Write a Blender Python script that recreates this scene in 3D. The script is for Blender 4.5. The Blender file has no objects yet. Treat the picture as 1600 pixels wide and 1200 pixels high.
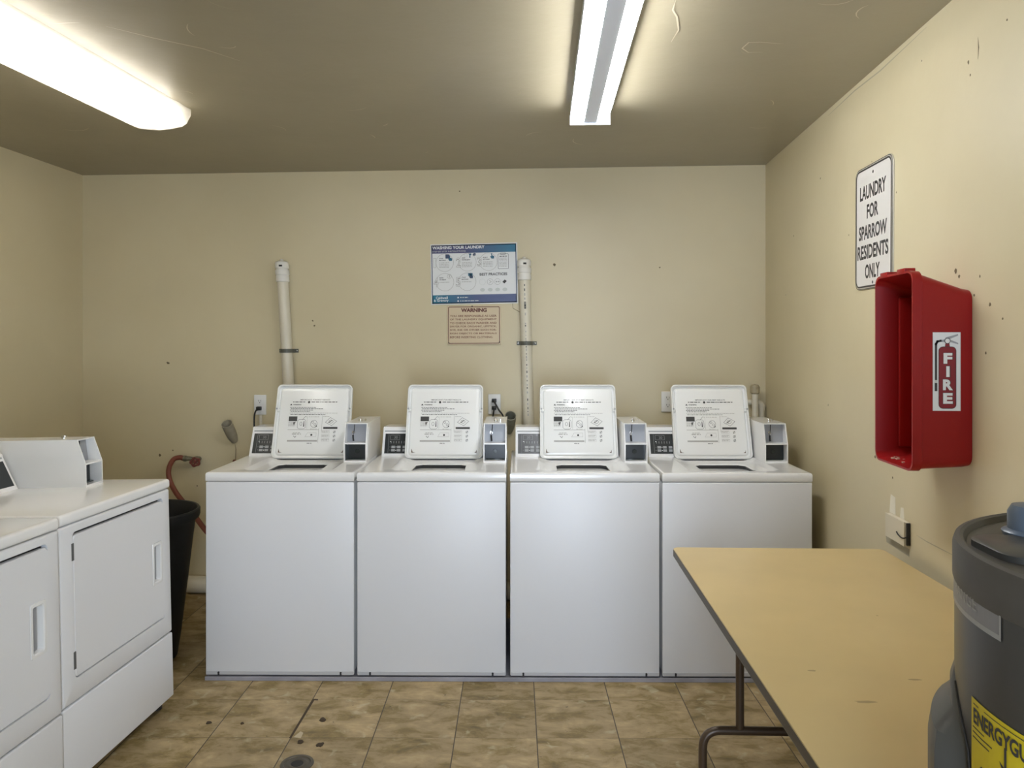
import bpy, bmesh, math, random
from mathutils import Vector, Matrix

random.seed(7)
sc = bpy.context.scene
C = sc.collection
R = math.radians

# ------------------------------------------------------------------ camera
F_PX = 1200.0
YAW = math.atan(80.0 / F_PX)
cam_d = bpy.data.cameras.new('camera')
cam = bpy.data.objects.new('camera', cam_d)
C.objects.link(cam)
cam_d.sensor_fit = 'HORIZONTAL'
cam_d.sensor_width = 36.0
cam_d.lens = 36.0 * F_PX / 1600.0
cam_d.shift_y = -(600 - 537) / 1600.0
cam_d.clip_start = 0.02
cam.location = (0, 0, 1.465)
cam.rotation_euler = (R(90), 0, YAW)
sc.camera = cam

# ------------------------------------------------------------------ world, exposure
w = bpy.data.worlds.new('sky'); sc.world = w
w.use_nodes = True
bg = w.node_tree.nodes['Background']
bg.inputs[0].default_value = (0.72, 0.84, 1.0, 1)
bg.inputs[1].default_value = 1.2
sc.view_settings.view_transform = 'Standard'
sc.view_settings.look = 'None'
sc.view_settings.gamma = 1.0
sc.view_settings.use_curve_mapping = False
sc.view_settings.exposure = 0.33
TUBE_R = 42.0          # strip lamp tubes
TUBE_L = 20.0          # tubes inside the wraparound lamp
DAY = 78.0             # daylight through the doorway behind the camera

# room shell
XL, XR, YB, YF, ZC = -2.88, 1.142, 4.43, -1.3, 2.476
DOOR = (-0.15, 0.83, 2.1)        # doorway in the wall behind the camera: x0, x1, height

ld = bpy.data.lights.new('doorway_daylight', 'AREA')
ld.shape = 'RECTANGLE'; ld.size = DOOR[1] - DOOR[0]; ld.size_y = DOOR[2]
ld.energy = DAY; ld.color = (0.70, 0.82, 1.0)
lo = bpy.data.objects.new('doorway_daylight', ld); C.objects.link(lo)
lo.location = ((DOOR[0] + DOOR[1]) / 2, YF - 0.35, DOOR[2] / 2)
lo.rotation_euler = Vector((0, 1, 0)).to_track_quat('-Z', 'Z').to_euler()

# ------------------------------------------------------------------ materials
def nt(name):
    m = bpy.data.materials.new(name); m.use_nodes = True
    return m, m.node_tree, m.node_tree.nodes['Principled BSDF']

def mat(name, col, rough=0.5, metal=0.0, coat=0.0, spec=0.5, noise=0.0, nscale=20.0, bump=0.0, bscale=60.0):
    m, t, b = nt(name)
    b.inputs['Base Color'].default_value = (*col, 1)
    b.inputs['Roughness'].default_value = rough
    b.inputs['Metallic'].default_value = metal
    b.inputs['Coat Weight'].default_value = coat
    b.inputs['Coat Roughness'].default_value = 0.08
    b.inputs['Specular IOR Level'].default_value = spec
    tc = t.nodes.new('ShaderNodeTexCoord')
    if noise:
        n = t.nodes.new('ShaderNodeTexNoise'); n.inputs['Scale'].default_value = nscale
        n.inputs['Detail'].default_value = 5
        r = t.nodes.new('ShaderNodeValToRGB')
        r.color_ramp.elements[0].position = 0.3; r.color_ramp.elements[1].position = 0.7
        r.color_ramp.elements[0].color = (*[c * (1 - noise) for c in col], 1)
        r.color_ramp.elements[1].color = (*[min(1, c * (1 + noise * 0.5)) for c in col], 1)
        t.links.new(tc.outputs['Object'], n.inputs['Vector'])
        t.links.new(n.outputs['Fac'], r.inputs['Fac'])
        t.links.new(r.outputs['Color'], b.inputs['Base Color'])
    if bump:
        n2 = t.nodes.new('ShaderNodeTexNoise'); n2.inputs['Scale'].default_value = bscale
        n2.inputs['Detail'].default_value = 4
        bp = t.nodes.new('ShaderNodeBump'); bp.inputs['Strength'].default_value = bump
        bp.inputs['Distance'].default_value = 0.01
        t.links.new(tc.outputs['Object'], n2.inputs['Vector'])
        t.links.new(n2.outputs['Fac'], bp.inputs['Height'])
        t.links.new(bp.outputs['Normal'], b.inputs['Normal'])
    return m

def wall_material(name, col, dark, rough, bump, bscale, specks=True):
    """cream paint with soft mottling, faint brush bumps and sparse specks"""
    m, t, b = nt(name)
    b.inputs['Roughness'].default_value = rough
    tc = t.nodes.new('ShaderNodeTexCoord')
    n = t.nodes.new('ShaderNodeTexNoise'); n.inputs['Scale'].default_value = 1.6; n.inputs['Detail'].default_value = 6
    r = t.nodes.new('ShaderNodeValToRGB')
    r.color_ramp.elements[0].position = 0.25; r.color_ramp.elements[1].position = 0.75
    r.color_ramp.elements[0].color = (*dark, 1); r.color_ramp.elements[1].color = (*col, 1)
    t.links.new(tc.outputs['Object'], n.inputs['Vector'])
    t.links.new(n.outputs['Fac'], r.inputs['Fac'])
    last = r.outputs['Color']
    if specks:
        v = t.nodes.new('ShaderNodeTexVoronoi'); v.inputs['Scale'].default_value = 3.2
        v.inputs['Randomness'].default_value = 1.0
        n3 = t.nodes.new('ShaderNodeTexNoise'); n3.inputs['Scale'].default_value = 30
        ad = t.nodes.new('ShaderNodeMath'); ad.operation = 'MULTIPLY_ADD'
        ad.inputs[1].default_value = 0.035
        t.links.new(n3.outputs['Fac'], ad.inputs[0]); t.links.new(v.outputs['Distance'], ad.inputs[2])
        t.links.new(tc.outputs['Object'], v.inputs['Vector']); t.links.new(tc.outputs['Object'], n3.inputs['Vector'])
        lt = t.nodes.new('ShaderNodeMath'); lt.operation = 'LESS_THAN'; lt.inputs[1].default_value = 0.027
        t.links.new(ad.outputs[0], lt.inputs[0])
        mx = t.nodes.new('ShaderNodeMix'); mx.data_type = 'RGBA'
        mx.inputs['B'].default_value = (0.16, 0.13, 0.08, 1)
        t.links.new(lt.outputs[0], mx.inputs['Factor']); t.links.new(last, mx.inputs['A'])
        last = mx.outputs['Result']
    t.links.new(last, b.inputs['Base Color'])
    n2 = t.nodes.new('ShaderNodeTexNoise'); n2.inputs['Scale'].default_value = bscale; n2.inputs['Detail'].default_value = 6
    bp = t.nodes.new('ShaderNodeBump'); bp.inputs['Strength'].default_value = bump; bp.inputs['Distance'].default_value = 0.01
    t.links.new(tc.outputs['Object'], n2.inputs['Vector'])
    t.links.new(n2.outputs['Fac'], bp.inputs['Height']); t.links.new(bp.outputs['Normal'], b.inputs['Normal'])
    return m

TILE = 0.3048
TA = R(3.6)
def floor_material():
    m, t, b = nt('stone_look_floor_tile')
    L = t.links.new; N = t.nodes.new
    tc = N('ShaderNodeTexCoord')
    mp = N('ShaderNodeMapping'); mp.vector_type = 'TEXTURE'
    mp.inputs['Rotation'].default_value = (0, 0, TA)
    L(tc.outputs['Object'], mp.inputs['Vector'])
    off = N('ShaderNodeVectorMath'); off.operation = 'ADD'; off.inputs[1].default_value = (0.528 + 20 * TILE, -3.158 + 30 * TILE, 0)
    L(mp.outputs['Vector'], off.inputs[0])
    sc_ = N('ShaderNodeVectorMath'); sc_.operation = 'SCALE'; sc_.inputs['Scale'].default_value = 1 / TILE
    L(off.outputs[0], sc_.inputs[0])
    fr = N('ShaderNodeVectorMath'); fr.operation = 'FRACTION'; L(sc_.outputs[0], fr.inputs[0])
    fl = N('ShaderNodeVectorMath'); fl.operation = 'FLOOR'; L(sc_.outputs[0], fl.inputs[0])
    sx = N('ShaderNodeSeparateXYZ'); L(fr.outputs[0], sx.inputs[0])
    # joint mask
    def edge(o, wd):
        a = N('ShaderNodeMath'); a.operation = 'SUBTRACT'; a.inputs[1].default_value = 0.5; L(o, a.inputs[0])
        c = N('ShaderNodeMath'); c.operation = 'ABSOLUTE'; L(a.outputs[0], c.inputs[0])
        d = N('ShaderNodeMath'); d.operation = 'GREATER_THAN'; d.inputs[1].default_value = 0.5 - wd; L(c.outputs[0], d.inputs[0])
        return d.outputs[0]
    ex = edge(sx.outputs['X'], 0.0065); ey0 = edge(sx.outputs['Y'], 0.0035); eym = N('ShaderNodeMath'); eym.operation = 'MULTIPLY'; eym.inputs[1].default_value = 0.6; L(ey0, eym.inputs[0]); ey = eym.outputs[0]
    mxm = N('ShaderNodeMath'); mxm.operation = 'MAXIMUM'; L(ex, mxm.inputs[0]); L(ey, mxm.inputs[1])
    wn = N('ShaderNodeTexWhiteNoise'); wn.noise_dimensions = '3D'; L(fl.outputs[0], wn.inputs['Vector'])
    # per-tile shifted pattern
    sh = N('ShaderNodeVectorMath'); sh.operation = 'MULTIPLY_ADD'; sh.inputs[1].default_value = (9, 9, 9)
    L(wn.outputs['Color'], sh.inputs[0]); L(tc.outputs['Object'], sh.inputs[2])
    st = N('ShaderNodeMapping'); st.inputs['Scale'].default_value = (1.0, 1.7, 1); L(sh.outputs[0], st.inputs['Vector'])
    n1 = N('ShaderNodeTexNoise'); n1.inputs['Scale'].default_value = 7.5; n1.inputs['Detail'].default_value = 9
    n1.inputs['Roughness'].default_value = 0.66; n1.inputs['Distortion'].default_value = 0.35
    L(st.outputs[0], n1.inputs['Vector'])
    r = N('ShaderNodeValToRGB')
    e = r.color_ramp.elements
    e[0].position = 0.30; e[0].color = (0.15, 0.105, 0.042, 1)
    e[1].position = 0.74; e[1].color = (0.50, 0.41, 0.235, 1)
    for p, c in ((0.43, (0.25, 0.18, 0.070, 1)), (0.50, (0.325, 0.240, 0.124, 1)), (0.56, (0.365, 0.272, 0.143, 1)), (0.62, (0.42, 0.31, 0.162, 1))):
        q = e.new(p); q.color = c
    L(n1.outputs['Fac'], r.inputs['Fac'])
    # light veins
    n2 = N('ShaderNodeTexNoise'); n2.inputs['Scale'].default_value = 15; n2.inputs['Detail'].default_value = 7; n2.inputs['Distortion'].default_value = 0.8
    L(sh.outputs[0], n2.inputs['Vector'])
    r2 = N('ShaderNodeValToRGB')
    f = r2.color_ramp.elements
    f[0].position = 0.60; f[0].color = (0, 0, 0, 1); f[1].position = 0.70; f[1].color = (0.55, 0.55, 0.55, 1)
    L(n2.outputs['Fac'], r2.inputs['Fac'])
    m1 = N('ShaderNodeMix'); m1.data_type = 'RGBA'; m1.inputs['B'].default_value = (0.50, 0.44, 0.29, 1)
    L(r2.outputs['Color'], m1.inputs['Factor']); L(r.outputs['Color'], m1.inputs['A'])
    # tone per tile
    tv = N('ShaderNodeMapRange'); tv.inputs['To Min'].default_value = 0.90; tv.inputs['To Max'].default_value = 1.10
    L(wn.outputs['Value'], tv.inputs['Value'])
    m2 = N('ShaderNodeVectorMath'); m2.operation = 'SCALE'; L(m1.outputs['Result'], m2.inputs[0]); L(tv.outputs[0], m2.inputs['Scale'])
    # grime specks
    n4 = N('ShaderNodeTexNoise'); n4.inputs['Scale'].default_value = 42; n4.inputs['Detail'].default_value = 3
    L(tc.outputs['Object'], n4.inputs['Vector'])
    g = N('ShaderNodeMath'); g.operation = 'GREATER_THAN'; g.inputs[1].default_value = 0.735; L(n4.outputs['Fac'], g.inputs[0])
    m4 = N('ShaderNodeMix'); m4.data_type = 'RGBA'; m4.inputs['B'].default_value = (0.09, 0.065, 0.035, 1)
    L(g.outputs[0], m4.inputs['Factor']); L(m2.outputs[0], m4.inputs['A'])
    m3 = N('ShaderNodeMix'); m3.data_type = 'RGBA'; m3.inputs['B'].default_value = (0.075, 0.055, 0.033, 1)
    L(mxm.outputs[0], m3.inputs['Factor']); L(m4.outputs['Result'], m3.inputs['A'])
    L(m3.outputs['Result'], b.inputs['Base Color'])
    b.inputs['Roughness'].default_value = 0.5; b.inputs['Specular IOR Level'].default_value = 0.35
    bp = N('ShaderNodeBump'); bp.inputs['Strength'].default_value = 0.25; bp.inputs['Distance'].default_value = 0.004; bp.invert = True
    L(mxm.outputs[0], bp.inputs['Height']); L(bp.outputs['Normal'], b.inputs['Normal'])
    return m

def emit(name, col, s):
    m, t, b = nt(name)
    b.inputs['Base Color'].default_value = (0.8, 0.8, 0.8, 1)
    b.inputs['Emission Color'].default_value = (*col, 1)
    b.inputs['Emission Strength'].default_value = s
    return m

def diffuser():
    m = bpy.data.materials.new('prismatic_diffuser'); m.use_nodes = True
    t = m.node_tree; t.nodes.remove(t.nodes['Principled BSDF'])
    o = t.nodes['Material Output']
    tr = t.nodes.new('ShaderNodeBsdfTransparent'); tl = t.nodes.new('ShaderNodeBsdfTranslucent')
    gl = t.nodes.new('ShaderNodeBsdfGlossy'); gl.inputs['Roughness'].default_value = 0.15
    tr.inputs[0].default_value = (0.95, 0.95, 0.93, 1); tl.inputs[0].default_value = (0.80, 0.77, 0.70, 1)
    a = t.nodes.new('ShaderNodeMixShader'); a.inputs[0].default_value = 0.36
    c = t.nodes.new('ShaderNodeMixShader'); c.inputs[0].default_value = 0.04
    t.links.new(tr.outputs[0], a.inputs[1]); t.links.new(tl.outputs[0], a.inputs[2])
    t.links.new(a.outputs[0], c.inputs[1]); t.links.new(gl.outputs[0], c.inputs[2])
    t.links.new(c.outputs[0], o.inputs['Surface'])
    return m

def gradient(name, c0, c1, x0, x1):
    """printed left-to-right colour blend"""
    m, t, b = nt(name)
    tc = t.nodes.new('ShaderNodeTexCoord'); sx = t.nodes.new('ShaderNodeSeparateXYZ')
    mr = t.nodes.new('ShaderNodeMapRange'); mr.inputs['From Min'].default_value = x0; mr.inputs['From Max'].default_value = x1
    mx = t.nodes.new('ShaderNodeMix'); mx.data_type = 'RGBA'
    mx.inputs['A'].default_value = (*c0, 1); mx.inputs['B'].default_value = (*c1, 1)
    t.links.new(tc.outputs['Object'], sx.inputs[0]); t.links.new(sx.outputs['X'], mr.inputs['Value'])
    t.links.new(mr.outputs[0], mx.inputs['Factor']); t.links.new(mx.outputs['Result'], b.inputs['Base Color'])
    b.inputs['Roughness'].default_value = 0.35
    return m

CREAM = (0.66, 0.582, 0.385)
M = dict(
    wall=wall_material('cream_wall_paint', CREAM, (0.60, 0.522, 0.335), 0.42, 0.12, 14),
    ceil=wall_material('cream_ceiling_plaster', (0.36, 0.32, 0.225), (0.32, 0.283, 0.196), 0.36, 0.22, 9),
    patch=mat('light_plaster', (0.78, 0.74, 0.62), 0.6),
    patch_dark=mat('old_grey_paint', (0.42, 0.38, 0.27), 0.6),
    ridge=mat('plaster_ridge', (0.62, 0.57, 0.44), 0.45),
    mark=mat('dark_scuff', (0.15, 0.115, 0.06), 0.8),
    floor=floor_material(),
    enamel=mat('white_enamel', (0.86, 0.855, 0.84), 0.22, coat=0.5, noise=0.02, nscale=3),
    panelenamel=mat('white_enamel_panel', (0.77, 0.775, 0.79), 0.36, bump=0.10, bscale=2.2),
    lidenamel=mat('white_lid_enamel', (0.82, 0.82, 0.79), 0.25, coat=0.3, bump=0.05, bscale=5),
    kick=mat('soft_grey_enamel', (0.52, 0.52, 0.53), 0.35),
    hinge=mat('dark_hinge', (0.10, 0.10, 0.095), 0.5),
    trimgrey=mat('grey_trim', (0.36, 0.37, 0.37), 0.4),
    platform=mat('grey_platform', (0.34, 0.33, 0.36), 0.5, noise=0.25, nscale=8),
    gap=mat('dark_gap', (0.03, 0.028, 0.026), 0.8),
    tub=mat('dark_tub', (0.05, 0.052, 0.055), 0.35, metal=0.3),
    panel=mat('charcoal_panel', (0.022, 0.026, 0.027), 0.3),
    panelink=mat('grey_panel_ink', (0.24, 0.25, 0.25), 0.5),
    display=mat('dark_display', (0.045, 0.055, 0.05), 0.15),
    button=mat('grey_button', (0.33, 0.34, 0.34), 0.4),
    led=emit('white_indicator', (0.95, 1, 1), 1.2),
    steel=mat('brushed_steel', (0.34, 0.35, 0.37), 0.45, metal=0.2),
    chrome=mat('bright_metal', (0.7, 0.7, 0.7), 0.25, metal=1.0),
    black=mat('black_plastic', (0.018, 0.018, 0.018), 0.45),
    bin=mat('black_bin_plastic', (0.010, 0.011, 0.013), 0.5, noise=0.3, nscale=12),
    ink=mat('black_ink', (0.045, 0.043, 0.04), 0.6),
    greyink=mat('grey_ink', (0.38, 0.37, 0.34), 0.6),
    rust=mat('rusty_corner', (0.12, 0.075, 0.045), 0.8),
    pvc=mat('painted_pvc', (0.72, 0.67, 0.54), 0.35, noise=0.05, nscale=9),
    pvcwhite=mat('white_pvc', (0.80, 0.78, 0.72), 0.35),
    pvcdark=mat('dusty_grey_pvc', (0.33, 0.32, 0.24), 0.6, noise=0.2),
    pvcin=mat('pipe_inside', (0.20, 0.18, 0.11), 0.8),
    clamp=mat('dark_pipe_strap', (0.13, 0.13, 0.105), 0.5, metal=0.2),
    plate=mat('white_plastic_plate', (0.82, 0.82, 0.80), 0.35),
    plateback=mat('ivory_box', (0.66, 0.60, 0.46), 0.5),
    hose=mat('red_brown_rubber_hose', (0.20, 0.05, 0.027), 0.5),
    brass=mat('tarnished_brass', (0.24, 0.22, 0.15), 0.5, metal=0.5, noise=0.4, nscale=60),
    redknob=mat('red_valve_handle', (0.20, 0.045, 0.03), 0.55, noise=0.4, nscale=80),
    red=mat('red_plastic', (0.29, 0.009, 0.009), 0.36, spec=0.28, noise=0.06, nscale=5),
    redsticker=mat('dark_red_print', (0.22, 0.008, 0.016), 0.4),
    sticker=mat('white_sticker', (0.78, 0.79, 0.78), 0.4),
    signwhite=mat('white_sign_metal', (0.70, 0.68, 0.64), 0.4),
    signface=mat('white_sign_face', (0.73, 0.71, 0.67), 0.4),
    signmetal=mat('sign_edge_metal', (0.60, 0.58, 0.50), 0.35, metal=0.4),
    paper=mat('white_poster_paper', (0.78, 0.79, 0.78), 0.35),
    teal=mat('teal_print', (0.03, 0.13, 0.21), 0.4),
    navy=mat('navy_print', (0.05, 0.075, 0.14), 0.4),
    palegrey=mat('pale_grey_print', (0.60, 0.63, 0.60), 0.4),
    head=gradient('poster_header_print', (0.075, 0.075, 0.17), (0.02, 0.16, 0.27), -0.06, 0.22),
    foot=gradient('poster_footer_print', (0.02, 0.17, 0.26), (0.075, 0.10, 0.22), -0.22, 0.02),
    tan=mat('tan_sign_plastic', (0.68, 0.56, 0.38), 0.25),
    maroon=mat('maroon_print', (0.13, 0.035, 0.022), 0.5),
    maroonlight=mat('faded_maroon_print', (0.20, 0.075, 0.045), 0.5),
    lamp=mat('white_lamp_metal', (0.70, 0.75, 0.84), 0.4),
    tubeR=emit('cool_fluorescent_tube', (0.97, 0.98, 1.0), TUBE_R),
    tubeL=emit('warm_fluorescent_tube', (1.0, 0.93, 0.82), TUBE_L),
    diffuser=diffuser(),
    tabletop=mat('tan_laminate', (0.60, 0.455, 0.215), 0.30, noise=0.05, nscale=6),
    tableedge=mat('dark_brown_edging', (0.085, 0.068, 0.045), 0.5),
    apron=mat('olive_grey_apron', (0.20, 0.195, 0.15), 0.5),
    leg=mat('brown_tube_leg', (0.085, 0.055, 0.032), 0.35, metal=0.2),
    heater=mat('charcoal_grey_steel', (0.060, 0.057, 0.051), 0.33, metal=0.15, noise=0.06, nscale=3),
    heatertop=mat('dusty_grey_top', (0.075, 0.068, 0.058), 0.5, noise=0.2, nscale=15),
    heatercover=mat('dark_grey_cover', (0.065, 0.064, 0.058), 0.4),
    strip=mat('mid_grey_strip', (0.24, 0.235, 0.235), 0.4),
    stripedge=mat('light_grey_strip', (0.36, 0.355, 0.34), 0.4),
    yellow=mat('yellow_label', (0.70, 0.55, 0.015), 0.5),
    bluegrey=mat('blue_grey_cap', (0.13, 0.17, 0.23), 0.35, noise=0.15),
    chip=mat('bare_tile_corner', (0.50, 0.42, 0.28), 0.6),
    scuff=mat('grey_scuff', (0.36, 0.27, 0.135), 0.45),
    dirt=mat('dark_dirt', (0.06, 0.04, 0.022), 0.9),
    drain=mat('dark_drain_metal', (0.10, 0.085, 0.06), 0.45, metal=0.4),
)

# ------------------------------------------------------------------ helpers
def finish(me, smooth=True):
    if smooth:
        for p in me.polygons: p.use_smooth = True
        me.set_sharp_from_angle(angle=R(32))

def obj(name, bm, mats, parent=None, loc=None, rot=None, smooth=True):
    me = bpy.data.meshes.new(name)
    bmesh.ops.recalc_face_normals(bm, faces=[f for f in bm.faces if not f.tag])
    bm.to_mesh(me); bm.free()
    if not isinstance(mats, (list, tuple)): mats = [mats]
    for m in mats: me.materials.append(M[m] if isinstance(m, str) else m)
    finish(me, smooth)
    o = bpy.data.objects.new(name, me); C.objects.link(o)
    if parent: o.parent = parent
    if loc: o.location = loc
    if rot: o.rotation_euler = rot
    return o

def thing(name, label, cat, loc=(0, 0, 0), rot=(0, 0, 0), group=None):
    o = bpy.data.objects.new(name, None); C.objects.link(o)
    o.empty_display_size = 0.1
    o.location = loc; o.rotation_euler = rot
    o['label'] = label; o['category'] = cat
    if group: o['group'] = group
    return o

def tag(o, label, cat, group=None):
    o['label'] = label; o['category'] = cat
    if group: o['group'] = group
    return o

def struct(o):
    o['kind'] = 'structure'; return o

def B(): return bmesh.new()

def setmi(faces, mi):
    for f in faces: f.material_index = mi

def box(bm, x0, x1, y0, y1, z0, z1, r=0.0, seg=2, mi=0, tf=None, edges=None):
    t = bmesh.new()
    bmesh.ops.create_cube(t, size=1.0)
    for v in t.verts:
        v.co = Vector(((x0 + x1) / 2 + v.co.x * (x1 - x0), (y0 + y1) / 2 + v.co.y * (y1 - y0), (z0 + z1) / 2 + v.co.z * (z1 - z0)))
    if r > 0:
        es = list(t.edges)
        if edges:
            ax = {'x': 0, 'y': 1, 'z': 2}
            es = [e for e in es if any(abs((e.verts[0].co - e.verts[1].co)[ax[a]]) > 1e-6 for a in edges)]
        bmesh.ops.bevel(t, geom=es, offset=r, segments=seg, profile=0.5, affect='EDGES')
    merge(bm, t, mi, tf)

def merge(bm, t, mi=0, tf=None):
    vm = {}
    for v in t.verts:
        vm[v] = bm.verts.new(tf(v.co) if tf else v.co)
    for f in t.faces:
        try:
            n = bm.faces.new([vm[v] for v in f.verts]); n.material_index = mi
        except ValueError: pass
    t.free()

def prism(bm, pts, h0, h1, axis='z', mi=0, tf=None):
    """extrude a 2D outline. axis z: (x,y); axis y: (x,z); axis x: (y,z)"""
    def P(a, b, h):
        c = {'z': (a, b, h), 'y': (a, h, b), 'x': (h, a, b)}[axis]
        c = Vector(c); return tf(c) if tf else c
    lo_ = [bm.verts.new(P(a, b, h0)) for a, b in pts]
    hi_ = [bm.verts.new(P(a, b, h1)) for a, b in pts]
    n = len(pts)
    fs = [bm.faces.new(lo_[::-1]), bm.faces.new(hi_)]
    for i in range(n):
        fs.append(bm.faces.new((lo_[i], lo_[(i + 1) % n], hi_[(i + 1) % n], hi_[i])))
    setmi(fs, mi)

def rrect(x0, x1, y0, y1, r, seg=6):
    out = []
    for cx, cy, a0 in ((x1 - r, y1 - r, 0), (x0 + r, y1 - r, 90), (x0 + r, y0 + r, 180), (x1 - r, y0 + r, 270)):
        for i in range(seg + 1):
            a = R(a0 + 90 * i / seg); out.append((cx + r * math.cos(a), cy + r * math.sin(a)))
    return out

def loft(bm, rings, mi=0, cap0=False, cap1=False):
    vr = [[bm.verts.new(p) for p in ring] for ring in rings]
    n = len(vr[0])
    for a, b in zip(vr, vr[1:]):
        for i in range(n):
            f = bm.faces.new((a[i], a[(i + 1) % n], b[(i + 1) % n], b[i])); f.material_index = mi
    if cap0: bm.faces.new(vr[0][::-1]).material_index = mi
    if cap1: bm.faces.new(vr[-1]).material_index = mi

def lathe(bm, prof, seg=32, mi=0, cx=0, cy=0, cap0=False, cap1=False, tf=None):
    rings = []
    for r, z in prof:
        ring = []
        for i in range(seg):
            a = 2 * math.pi * i / seg
            p = Vector((cx + r * math.cos(a), cy + r * math.sin(a), z)); ring.append(tf(p) if tf else p)
        rings.append(ring)
    loft(bm, rings, mi, cap0, cap1)

def tube(bm, pts, r, seg=12, mi=0, caps=True):
    pts = [Vector(p) for p in pts]
    n = len(pts)
    rr = r if isinstance(r, (list, tuple)) else [r] * n
    up = None; rings = []
    for i, p in enumerate(pts):
        d = (pts[min(i + 1, n - 1)] - pts[max(i - 1, 0)]).normalized()
        if up is None:
            up = Vector((0, 0, 1)) if abs(d.z) < 0.9 else Vector((1, 0, 0))
        s = d.cross(up).normalized(); up = s.cross(d).normalized()
        rings.append([p + rr[i] * (math.cos(2 * math.pi * k / seg) * s + math.sin(2 * math.pi * k / seg) * up) for k in range(seg)])
    loft(bm, rings, mi, caps, caps)

def spline(pts, n=8):
    pts = [Vector(p) for p in pts]; out = []
    P = [pts[0] * 2 - pts[1]] + pts + [pts[-1] * 2 - pts[-2]]
    for i in range(1, len(P) - 2):
        for k in range(n):
            t = k / n; a, b, c, d = P[i - 1], P[i], P[i + 1], P[i + 2]
            out.append(0.5 * ((2 * b) + (c - a) * t + (2 * a - 5 * b + 4 * c - d) * t * t + (3 * b - a - 3 * c + d) * t ** 3))
    out.append(pts[-1]); return out

def fillet(pts, r, n=6):
    pts = [Vector(p) for p in pts]; out = [pts[0]]
    for a, b, c in zip(pts, pts[1:], pts[2:]):
        u = (a - b).normalized(); v = (c - b).normalized()
        p0, p1 = b + u * r, b + v * r
        for i in range(n + 1):
            t = i / n; out.append(p0 * (1 - t) ** 2 + b * 2 * t * (1 - t) + p1 * t * t)
    out.append(pts[-1]); return out

# text outlines as flat polygons --------------------------------------------
_tc = {}
def text_polys(s, bold=0.0):
    k = (s, bold)
    if k in _tc: return _tc[k]
    cu = bpy.data.curves.new('t', 'FONT'); cu.body = s; cu.size = 1; cu.offset = bold; cu.resolution_u = 3
    o = bpy.data.objects.new('t', cu); C.objects.link(o)
    dg = bpy.context.evaluated_depsgraph_get(); dg.update()
    me = bpy.data.meshes.new_from_object(o.evaluated_get(dg))
    vs = [(v.co.x, v.co.y) for v in me.vertices]; fs = [tuple(p.vertices) for p in me.polygons]
    bpy.data.objects.remove(o); bpy.data.curves.remove(cu); bpy.data.meshes.remove(me)
    x0 = min(v[0] for v in vs); x1 = max(v[0] for v in vs); y0 = min(v[1] for v in vs); y1 = max(v[1] for v in vs)
    _tc[k] = ([((x - x0) / (x1 - x0), (y - y0) / (y1 - y0)) for x, y in vs], fs, (x1 - x0) / (y1 - y0))
    return _tc[k]

class Print:
    """flat printed marks: u to the right, v up, w out of the surface"""
    def __init__(s, fn=None):
        s.bm = B(); s.w = 0.0006; s.fn = fn or (lambda u, v, w: Vector((u, -w, v))); s.mats = []
    def mi(s, m):
        if m not in s.mats: s.mats.append(m)
        return s.mats.index(m)
    def poly(s, pts, m, w=None):
        w = s.w if w is None else w
        f = s.bm.faces.new([s.bm.verts.new(s.fn(u, v, w)) for u, v in pts]); f.material_index = s.mi(m); f.tag = True
    def rect(s, x0, y0, x1, y1, m, w=None, n=1):
        for i in range(n):
            a = x0 + (x1 - x0) * i / n; b = x0 + (x1 - x0) * (i + 1) / n
            s.poly([(a, y0), (b, y0), (b, y1), (a, y1)], m, w)
    def loop(s, pts, t, m, w=None):
        n = len(pts); w = s.w if w is None else w
        cx = sum(p[0] for p in pts) / n; cy = sum(p[1] for p in pts) / n
        inn = []
        for i in range(n):
            a = Vector(pts[i - 1]); b = Vector(pts[i]); c = Vector(pts[(i + 1) % n])
            n1 = Vector(((b - a).y, -(b - a).x)); n2 = Vector(((c - b).y, -(c - b).x))
            if n1.length < 1e-9: n1 = n2
            if n2.length < 1e-9: n2 = n1
            n1.normalize(); n2.normalize(); q = (n1 + n2)
            q = q.normalized() * (t / max(0.35, q.normalized().dot(n1)))
            if q.dot(Vector((cx, cy)) - b) < 0: q = -q
            inn.append(b + q)
        for i in range(n):
            j = (i + 1) % n
            s.poly([pts[i], pts[j], tuple(inn[j]), tuple(inn[i])], m, w)
    def circle(s, cx, cy, r, m, t=None, w=None, n=28, sy=1.0):
        pts = [(cx + r * math.cos(2 * math.pi * i / n), cy + r * sy * math.sin(2 * math.pi * i / n)) for i in range(n)]
        if t: s.loop(pts, t, m, w)
        else: s.poly(pts, m, w)
    def line(s, pts, t, m, w=None):
        for a, b in zip(pts, pts[1:]):
            a = Vector(a); b = Vector(b); d = (b - a).normalized() * t / 2; q = Vector((-d.y, d.x))
            s.poly([tuple(a - d + q * -1), tuple(b + d - q), tuple(b + d + q), tuple(a - d + q)], m, w)
    def text(s, st, x0, y0, wd, h, m, bold=0.0, w=None, align='l'):
        vs, fs, asp = text_polys(st, bold)
        if wd is None: wd = h * asp
        if align == 'c': x0 -= wd / 2
        w = s.w if w is None else w
        V = [s.bm.verts.new(s.fn(x0 + a * wd, y0 + b * h, w)) for a, b in vs]; k = s.mi(m)
        for f in fs:
            try: g = s.bm.faces.new([V[i] for i in f]); g.material_index = k; g.tag = True
            except ValueError: pass
    def dashes(s, x0, x1, y, h, m, seed=0, gap=0.35):
        """a line of print too small to read"""
        rd = random.Random(seed); x = x0
        while x < x1:
            l = h * rd.uniform(1.5, 5.0)
            s.rect(x, y, min(x + l, x1), y + h, m); x += l + h * (0.6 + gap)
    def obj(s, name, parent=None, **k):
        return obj(name, s.bm, s.mats, parent, smooth=False, **k)

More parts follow.
